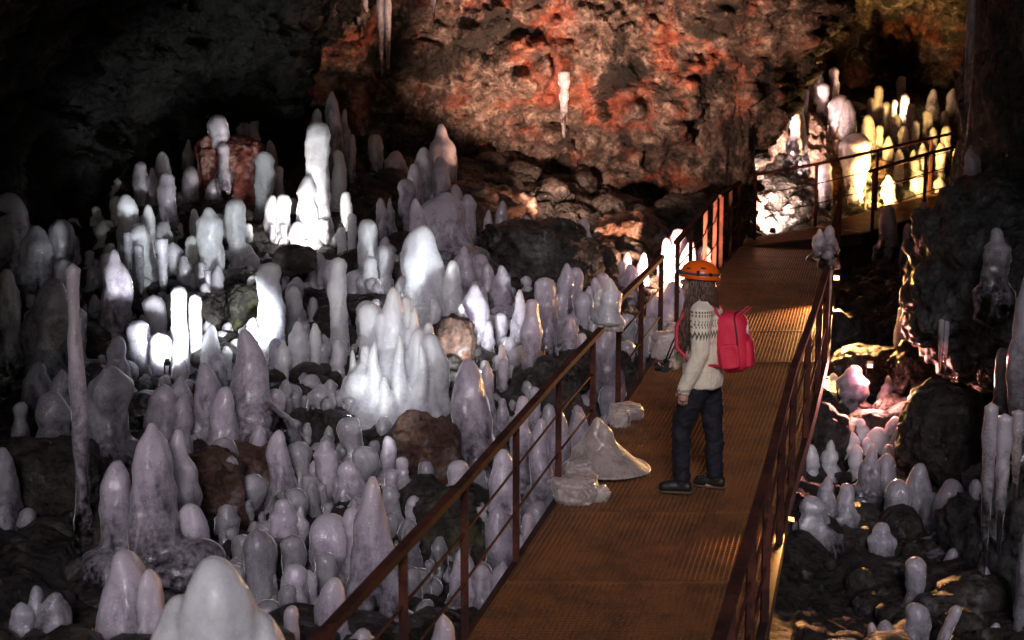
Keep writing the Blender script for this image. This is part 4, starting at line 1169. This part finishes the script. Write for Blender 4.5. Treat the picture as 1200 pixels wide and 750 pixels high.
def loft(rings, n=20):
    """closed loft through horizontal ellipses (x, y, z, rx, ry)"""
    V, Fs = [], []
    for (x, y, z, rx, ry) in rings:
        for k in range(n):
            a = 2 * math.pi * k / n
            V.append((x + rx * math.cos(a), y + ry * math.sin(a), z))
    for i in range(len(rings) - 1):
        for k in range(n):
            Fs.append((i * n + k, i * n + (k + 1) % n, (i + 1) * n + (k + 1) % n, (i + 1) * n + k))
    Fs.append(tuple(reversed(range(n)))); Fs.append(tuple((len(rings) - 1) * n + k for k in range(n)))
    return V, Fs

def ball(c, r, n=14):
    V, Fs = ico(3)
    return [(c[0] + v[0] * r[0], c[1] + v[1] * r[1], c[2] + v[2] * r[2]) for v in V], [tuple(f) for f in Fs]

def fused(name, mb, mat, parent, voxel, smooth_it=4, wrinkle=None):
    """one continuous skin round the collected closed volumes"""
    me = bpy.data.meshes.new(name); me.from_pydata(mb.v, [], mb.f); me.update()
    t = bpy.data.objects.new(name, me); COL.objects.link(t)
    md = t.modifiers.new('r', 'REMESH'); md.mode = 'VOXEL'; md.voxel_size = voxel
    ms = t.modifiers.new('s', 'SMOOTH'); ms.iterations = smooth_it; ms.factor = 0.5
    dg = bpy.context.evaluated_depsgraph_get()
    res = bpy.data.meshes.new_from_object(t.evaluated_get(dg))
    bpy.data.objects.remove(t)
    res.name = name
    if wrinkle:
        co = np.empty(len(res.vertices) * 3, np.float32); res.vertices.foreach_get('co', co); co = co.reshape(-1, 3).astype(float)
        no = np.empty(len(res.vertices) * 3, np.float32); res.vertex_normals.foreach_get('vector', no); no = no.reshape(-1, 3)
        a, s = wrinkle
        co += no * (a * fbm(co * np.array(s), 3, 5))[:, None]
        res.vertices.foreach_set('co', co.astype(np.float32).ravel())
    res.polygons.foreach_set('use_smooth', [True] * len(res.polygons))
    res.materials.clear()
    return obj(name, res, mat, parent)

deck_p = W(809, 578, 10.5)
dl = edge_at(lefts, deck_p.y)
person = empty('person', (deck_p.x, deck_p.y, dl.z + 0.004), (0, 0, math.atan2(0.30, -0.95)))
person.scale = (1.06, 1.06, 1.0)
tag(person, 'person in orange helmet, patterned cream sweater and dark trousers standing on the walkway', 'person')
# joints
HIPL, HIPR = (-.065, .085, .88), (-.085, -.085, .88)
KNL, KNR = (.055, .095, .48), (-.135, -.095, .48)
ANL, ANR = (.045, .10, .09), (-.155, -.10, .09)
SHL, ELL, WRL = (-.085, .175, 1.345), (-.085, .225, 1.06), (.015, .215, .80)
SHR, ELR, WRR = (-.065, -.175, 1.345), (-.02, -.235, 1.08), (.14, -.10, .93)
b = MB()
b.add(*loft([(-.075, 0, .82, .09, .15), (-.075, 0, .95, .105, .16), (-.085, 0, 1.10, .095, .13), (-.09, 0, 1.25, .115, .16), (-.085, 0, 1.34, .09, .16), (-.075, 0, 1.39, .06, .08), (-.055, 0, 1.46, .052, .052), (-.045, 0, 1.52, .055, .05)]))
for h, k, a, toe in ((HIPL, KNL, ANL, (.15, .125, .035)), (HIPR, KNR, ANR, (-.05, -.12, .035))):
    b.tube([h, tuple((np.array(h) + np.array(k)) / 2), k, tuple((np.array(k) * .6 + np.array(a) * .4)), a], [.085, .072, .055, .05, .035], 12)
    b.tube([(a[0] - .04, a[1], .045), (a[0] + .05, a[1], .04), toe], [.032, .036, .025], 10)
for s_, e_, w_ in ((SHL, ELL, WRL), (SHR, ELR, WRR)):
    b.tube([s_, e_, w_], [.05, .04, .027], 10)
# head with a face
b.add(*ball((-.03, 0, 1.575), (.098, .077, .105)))
b.add(*ball((0.0, 0, 1.515), (.07, .058, .075)))
b.add(*ball((.076, 0, 1.545), (.022, .014, .022)))                   # nose
b.add(*ball((.066, 0, 1.497), (.014, .024, .010)))                   # lips
b.add(*ball((.052, 0, 1.462), (.022, .026, .018)))                   # chin
for s in (-1, 1): b.add(*ball((-.03, s * .078, 1.552), (.018, .010, .030)))   # ears
def hand(wr, fdir, palm_n, curl, thumb_side):
    wr, fd, pn = Vector(wr), Vector(fdir).normalized(), Vector(palm_n).normalized()
    sd = fd.cross(pn).normalized()
    pc = wr + fd * .05
    b.tube([wr - fd * .02, wr + fd * .01, pc, pc + fd * .035], [.026, .028, .034, .03], 10)
    for k, (o_, ln) in enumerate(((-.028, .060), (-.010, .075), (.010, .070), (.027, .055))):
        p0 = pc + fd * .03 + sd * o_
        p1 = p0 + (fd * math.cos(curl * .6) + pn * math.sin(curl * .6)) * ln * .5
        p2 = p1 + (fd * math.cos(curl * 1.5) + pn * math.sin(curl * 1.5)) * ln * .33
        p3 = p2 + (fd * math.cos(curl * 2.3) + pn * math.sin(curl * 2.3)) * ln * .27
        b.tube([p0 - fd * .02, p0, p1, p2, p3], [.0082, .008, .0075, .007, .006], 8)
    t0 = wr + fd * .025 + sd * thumb_side * .026
    t1 = t0 + (fd * .6 + sd * thumb_side * .6 + pn * .4).normalized() * .034
    t2 = t1 + (fd * .9 + pn * .5).normalized() * .03
    b.tube([t0, t1, t2], [.012, .011, .008], 8)
hand(WRL, (.12, -.10, -1), (.1, -1, .1), 0.55, -1)
hand(WRR, (.6, .8, -.15), (.2, .5, .3), 0.8, 1)
fused('body', b, M['skin'], person, 0.005, 2)
for s in (-1, 1):
    e = MB(); e.add(*ball((.052, s * .030, 1.562), (.012, .012, .011)))
    eo = e.build('eye', M['white'], person, smooth=True)
    e = MB(); e.add(*ball((.0625, s * .030, 1.562), (.003, .006, .006))); e.build('iris', M['black'], eo, smooth=True)
# trousers
b = MB()
b.add(*loft([(-.075, 0, .80, .10, .155), (-.075, 0, .90, .118, .175), (-.08, 0, .98, .115, .16)]))
for h, k, a in ((HIPL, KNL, ANL), (HIPR, KNR, ANR)):
    h, k, a = Vector(h), Vector(k), Vector(a)
    b.tube([h + Vector((0, 0, .03)), h.lerp(k, .35), k.lerp(h, .15), k, k.lerp(a, .45), a.lerp(k, .12) , a + Vector((0, 0, .005))], [.100, .092, .076, .070, .066, .058, .055], 16)
fused('trousers', b, M['trouser'], person, 0.009, 2, (0.017, (11, 11, 13)))
# sweater
b = MB()
b.add(*loft([(-.075, 0, .785, .130, .185), (-.075, 0, .83, .138, .192), (-.075, 0, .95, .140, .19), (-.085, 0, 1.10, .135, .185), (-.09, 0, 1.22, .142, .19), (-.085, 0, 1.31, .125, .19), (-.08, 0, 1.365, .095, .15), (-.07, 0, 1.41, .066, .075), (-.06, 0, 1.435, .06, .062)], 26))
for s_, e_, w_ in ((SHL, ELL, WRL), (SHR, ELR, WRR)):
    s_, e_, w_ = Vector(s_), Vector(e_), Vector(w_)
    b.tube([s_ + Vector((.02 * 0, -.05 * (1 if s_.y > 0 else -1), .01)), s_, s_.lerp(e_, .5), e_, e_.lerp(w_, .5), w_.lerp(e_, .12), w_ + (w_ - e_).normalized() * .04], [.085, .082, .070, .062, .058, .052, .046], 16)
fused('sweater', b, M['knit'], person, 0.010, 4, (0.011, (11, 11, 8)))
# boots
for (a, ty) in ((ANL, .02), (ANR, -.02)):
    b = MB(); ax, ay = a[0], a[1]
    b.tube([(ax - .005, ay, .215), (ax - .005, ay, .12), (ax - .005, ay, .07)], [.052, .05, .05], 14)
    b.tube([(ax - .065, ay, .052), (ax, ay, .06), (ax + .07, ay + ty * .5, .056), (ax + .125, ay + ty, .046), (ax + .150, ay + ty, .040)], [.037, .046, .046, .040, .026], 14)
    bo = fused('boot', b, M['boot'], person, 0.008, 2)
    so = MB()
    so.tube([(ax - .080, ay, .014), (ax - .05, ay, .014), (ax + .07, ay + ty * .5, .014), (ax + .12, ay + ty, .014), (ax + .150, ay + ty, .016)], [.026, .042, .047, .043, .024], 12)
    so.v = [(x, y, .004 + (z - .014) * .28 + .010) for x, y, z in so.v]
    so.build('sole', M['sole'], bo)
    lc = MB()
    for k in range(4):
        lc.tube([(ax + .045 + k * .022, ay - .025, .104 - k * .008), (ax + .045 + k * .022, ay + .025, .104 - k * .008)], .004, 6)
    lc.build('lace', M['grey'], bo)
# hair: a cap and many curled locks
rg = random.Random(21)
hb = MB()
hb.add(*ball((-.045, 0, 1.575), (.098, .092, .100)))
hb.add(*ball((-.09, 0, 1.50), (.062, .088, .11)))
for k in range(520):
    a = rg.uniform(R(62), R(298))            # round the sides and the back of the head
    hx, hy = -.04 + .096 * math.cos(a), .092 * math.sin(a)
    z0 = rg.uniform(1.50, 1.59)
    front = hy > .055 and hx > -.07
    zend = rg.uniform(1.08, 1.24) if not front else rg.uniform(1.04, 1.18)
    out = rg.uniform(0.03, 0.10)
    ph, cr = rg.uniform(0, 6.3), rg.uniform(.005, .011)
    tx, ty = (hx + (.10 if front else -.05) * rg.uniform(.2, 1)), hy * (1 + out * 9)
    pts, rr = [], []
    for i in range(17):
        t = i / 16
        z = z0 + (zend - z0) * t
        bx_ = hx + (tx - hx) * (t ** .7) + cr * math.cos(ph + t * 26) * min(1, t * 3)
        by_ = hy + (ty - hy) * (t ** .6) + cr * math.sin(ph + t * 26) * min(1, t * 3)
        pts.append((bx_, by_, z)); rr.append(.006 * (1 - .55 * t))
    hb.tube(pts, rr, 5)
hb.build('hair', M['hair'], person, smooth=True)

# helmet (worn, moves with the head)
hel = MB()
n1, n2 = 36, 14
V, Fs = [], []
for j in range(n2 + 1):
    ph = (math.pi / 2) * j / n2
    for k in range(n1):
        th = 2 * math.pi * k / n1
        r = math.cos(ph) ** .82
        ridge = 1 + .018 * math.cos(th * 6) * math.sin(ph * 2)
        zl = 0.112 * math.sin(ph) - (0.022 * (1 - math.cos(th)) * .5 * (1 - j / n2))     # lower at the nape
        V.append((-.04 + .140 * r * math.cos(th) * ridge, .118 * r * math.sin(th) * ridge, 1.592 + zl))
for j in range(n2):
    for k in range(n1):
        Fs.append((j * n1 + k, j * n1 + (k + 1) % n1, (j + 1) * n1 + (k + 1) % n1, (j + 1) * n1 + k))
hel.add(V, Fs)
helmet = hel.build('helmet', M['orange'], person, smooth=True)
ms = helmet.modifiers.new('thick', 'SOLIDIFY'); ms.thickness = 0.008
rim = MB(); rim.tube([(-.04 + .141 * math.cos(2 * math.pi * k / 40), .119 * math.sin(2 * math.pi * k / 40), 1.590 - .011 * (1 - math.cos(2 * math.pi * k / 40))) for k in range(41)], .004, 8, False)
rim.build('rim', M['orange'], helmet, smooth=True)
bnd = MB()
V, Fs = [], []
for k in range(44):
    th = 2 * math.pi * k / 44
    for zz, g in ((.022, 1.006), (.038, 0.978)):
        V.append((-.04 + .1425 * g * math.cos(th), .1205 * g * math.sin(th), 1.592 + zz - .008 * (1 - math.cos(th))))
for k in range(44):
    k2 = (k + 1) % 44
    Fs.append((2 * k, 2 * k2, 2 * k2 + 1, 2 * k + 1))
bnd.add(V, Fs); bo = bnd.build('headlamp_strap', M['grey'], helmet, smooth=True)
md = bo.modifiers.new('t', 'SOLIDIFY'); md.thickness = .004
cl_ = MB(); cl_.box((-.05, .124, 1.622), (.02, .008, .035)); cl_.box((-.13, .098, 1.612), (.035, .008, .02), Matrix.Rotation(R(-38), 3, 'Z')); cl_.build('strap_clip', M['black'], helmet, bevel=.002)
hl = MB(); hl.box((.112, 0, 1.615), (.034, .055, .036)); hlo = hl.build('headlamp', M['black'], helmet, bevel=.005)
le_ = MB(); le_.add(*ball((.131, 0, 1.616), (.006, .016, .013))); le_.build('lamp_glass', emit('headlamp_glow', (0.9, 1.0, 1.0), 6.0), hlo, smooth=True)
for (x, y, z, rz) in ((.015, .088, 1.652, .25), (-.075, .090, 1.655, -.15), (.015, -.088, 1.652, -.25), (-.075, -.090, 1.655, .15)):
    v_ = MB(); V, Fs = ball((0, 0, 0), (.024, .007, .006))
    Mz = Matrix.Rotation(rz, 3, 'Z')
    v_.add([tuple(Mz @ Vector(p) + Vector((x, y, z))) for p in V], Fs); v_.build('vent', M['black'], helmet, smooth=True)

for v_ in [helmet] + list(helmet.children): pass
helmet.scale = (0.98, 1.0, 1.0); helmet.location = (.0, 0, .003)
# backpack, a thing of its own
pack = empty('backpack', person.location, person.rotation_euler)
pack.scale = person.scale
pack.location = Vector(person.location) + Matrix.Rotation(person.rotation_euler.z, 3, 'Z') @ Vector((.035, 0, -.01))
tag(pack, 'red canvas backpack with twin handles on the back of the hiker', 'backpack')
def soft_box(c, size, rot, name, mat, parent, bev, infl=0.02, seed=1):
    bm = bmesh.new(); bmesh.ops.create_cube(bm, size=1)
    for v in bm.verts: v.co = Vector((v.co.x * size[0], v.co.y * size[1], v.co.z * size[2]))
    bmesh.ops.bevel(bm, geom=bm.edges[:], offset=bev, segments=4, affect='EDGES', profile=.5)
    bmesh.ops.subdivide_edges(bm, edges=[e for e in bm.edges if e.calc_length() > .05], cuts=5, use_grid_fill=True)
    me = bpy.data.meshes.new(name); bm.to_mesh(me); bm.free()
    me.update()
    co = np.array([v.co[:] for v in me.vertices]); no = np.array([v.normal[:] for v in me.vertices])
    u = np.clip(1 - (2 * co / np.array(size)) ** 2, 0, 1)
    co = co + no * (infl * (np.sqrt(u[:, 1] * u[:, 2]) + .5 * np.sqrt(u[:, 0] * u[:, 1])))[:, None] + no * (0.009 * fbm(co * 16 + seed, 3, seed))[:, None]
    Mr = np.array(Matrix.Rotation(rot, 3, 'Y'))
    co = co @ Mr.T + np.array(c)
    me.vertices.foreach_set('co', co.astype(np.float32).ravel())
    me.polygons.foreach_set('use_smooth', [True] * len(me.polygons))
    return obj(name, me, mat, parent)
tilt = R(7)
pb = soft_box((-.305, 0, 1.135), (.17, .285, .40), tilt, 'bag_body', M['red'], pack, .083, .035, 2)
soft_box((-.415, 0, 1.06), (.055, .21, .19), tilt, 'front_pocket', M['red'], pack, .022, .012, 4)
soft_box((-.31, .155, 1.05), (.12, .035, .17), tilt, 'side_pocket', M['red'], pack, .015, .006, 6)
soft_box((-.31, -.155, 1.05), (.12, .035, .17), tilt, 'side_pocket', M['red'], pack, .015, .006, 7)
zp = MB(); zp.tube([(-.375, .152, .98), (-.355, .155, 1.20), (-.335, .142, 1.315), (-.33, .10, 1.352), (-.33, -.10, 1.352), (-.335, -.142, 1.315), (-.355, -.155, 1.20)], .006, 6)
zp.build('zip', M['maroon'], pack, smooth=True)
for s in (-1, 1):
    st = MB()
    st.tube([(-.235, s * .085, 1.29), (-.18, s * .10, 1.385), (-.09, s * .115, 1.405), (0.0, s * .12, 1.36), (.055, s * .135, 1.25), (.05, s * .165, 1.10), (-.06, s * .200, 1.00), (-.26, s * .13, .97)], [.018, .019, .019, .018, .016, .014, .012, .012], 8)
    st.build('shoulder_strap', M['redstrap'], pack, smooth=True)
for k, x in enumerate((-.345, -.372)):
    st = MB()
    st.tube([(x + .01, .045, 1.29), (x, .048, 1.34), (x - .035, .038, 1.372), (x - .05, .015, 1.388), (x - .05, -.015, 1.388), (x - .035, -.038, 1.372), (x, -.048, 1.34), (x + .01, -.045, 1.29)], .0055, 8)
    st.build('handle', M['redstrap'], pack, smooth=True)
bd = MB()
bd.tube([(-.408, 0.045, 1.235), (-.420, 0.045, 1.235)], .036, 20); bdo = bd.build('badge', M['white'], pack)
bd = MB(); bd.tube([(-.4215, .045 + .021 * math.cos(t), 1.235 + .021 * math.sin(t)) for t in [R(40 + 28 * k) for k in range(10)]], .0045, 6); bd.build('badge_mark', M['red'], bdo)
# camera held in the right hand
cm = empty('hand_camera', person.location, person.rotation_euler)
cm.scale = person.scale
tag(cm, 'small black camera held in front of the hiker at hip height', 'camera')
c1 = MB(); c1.box((.19, -.02, .915), (.05, .12, .075)); c1.box((.19, -.02, .96), (.035, .04, .02)); c1.build('camera_body', M['black'], cm, bevel=.005)
c1 = MB(); c1.tube([(.205, -.02, .912), (.265, -.02, .905)], [.034, .032], 18); c1.build('camera_lens', M['black'], cm, smooth=False)
c1 = MB(); c1.tube([(.19, .04, .945), (.13, .09, 1.10), (.03, .10, 1.32), (-.05, .085, 1.415), (-.14, .03, 1.40), (-.14, -.03, 1.40), (-.05, -.085, 1.415), (.03, -.10, 1.32), (.13, -.12, 1.10), (.19, -.08, .945)], .006, 6); c1.build('neck_strap', M['black'], cm, smooth=True)
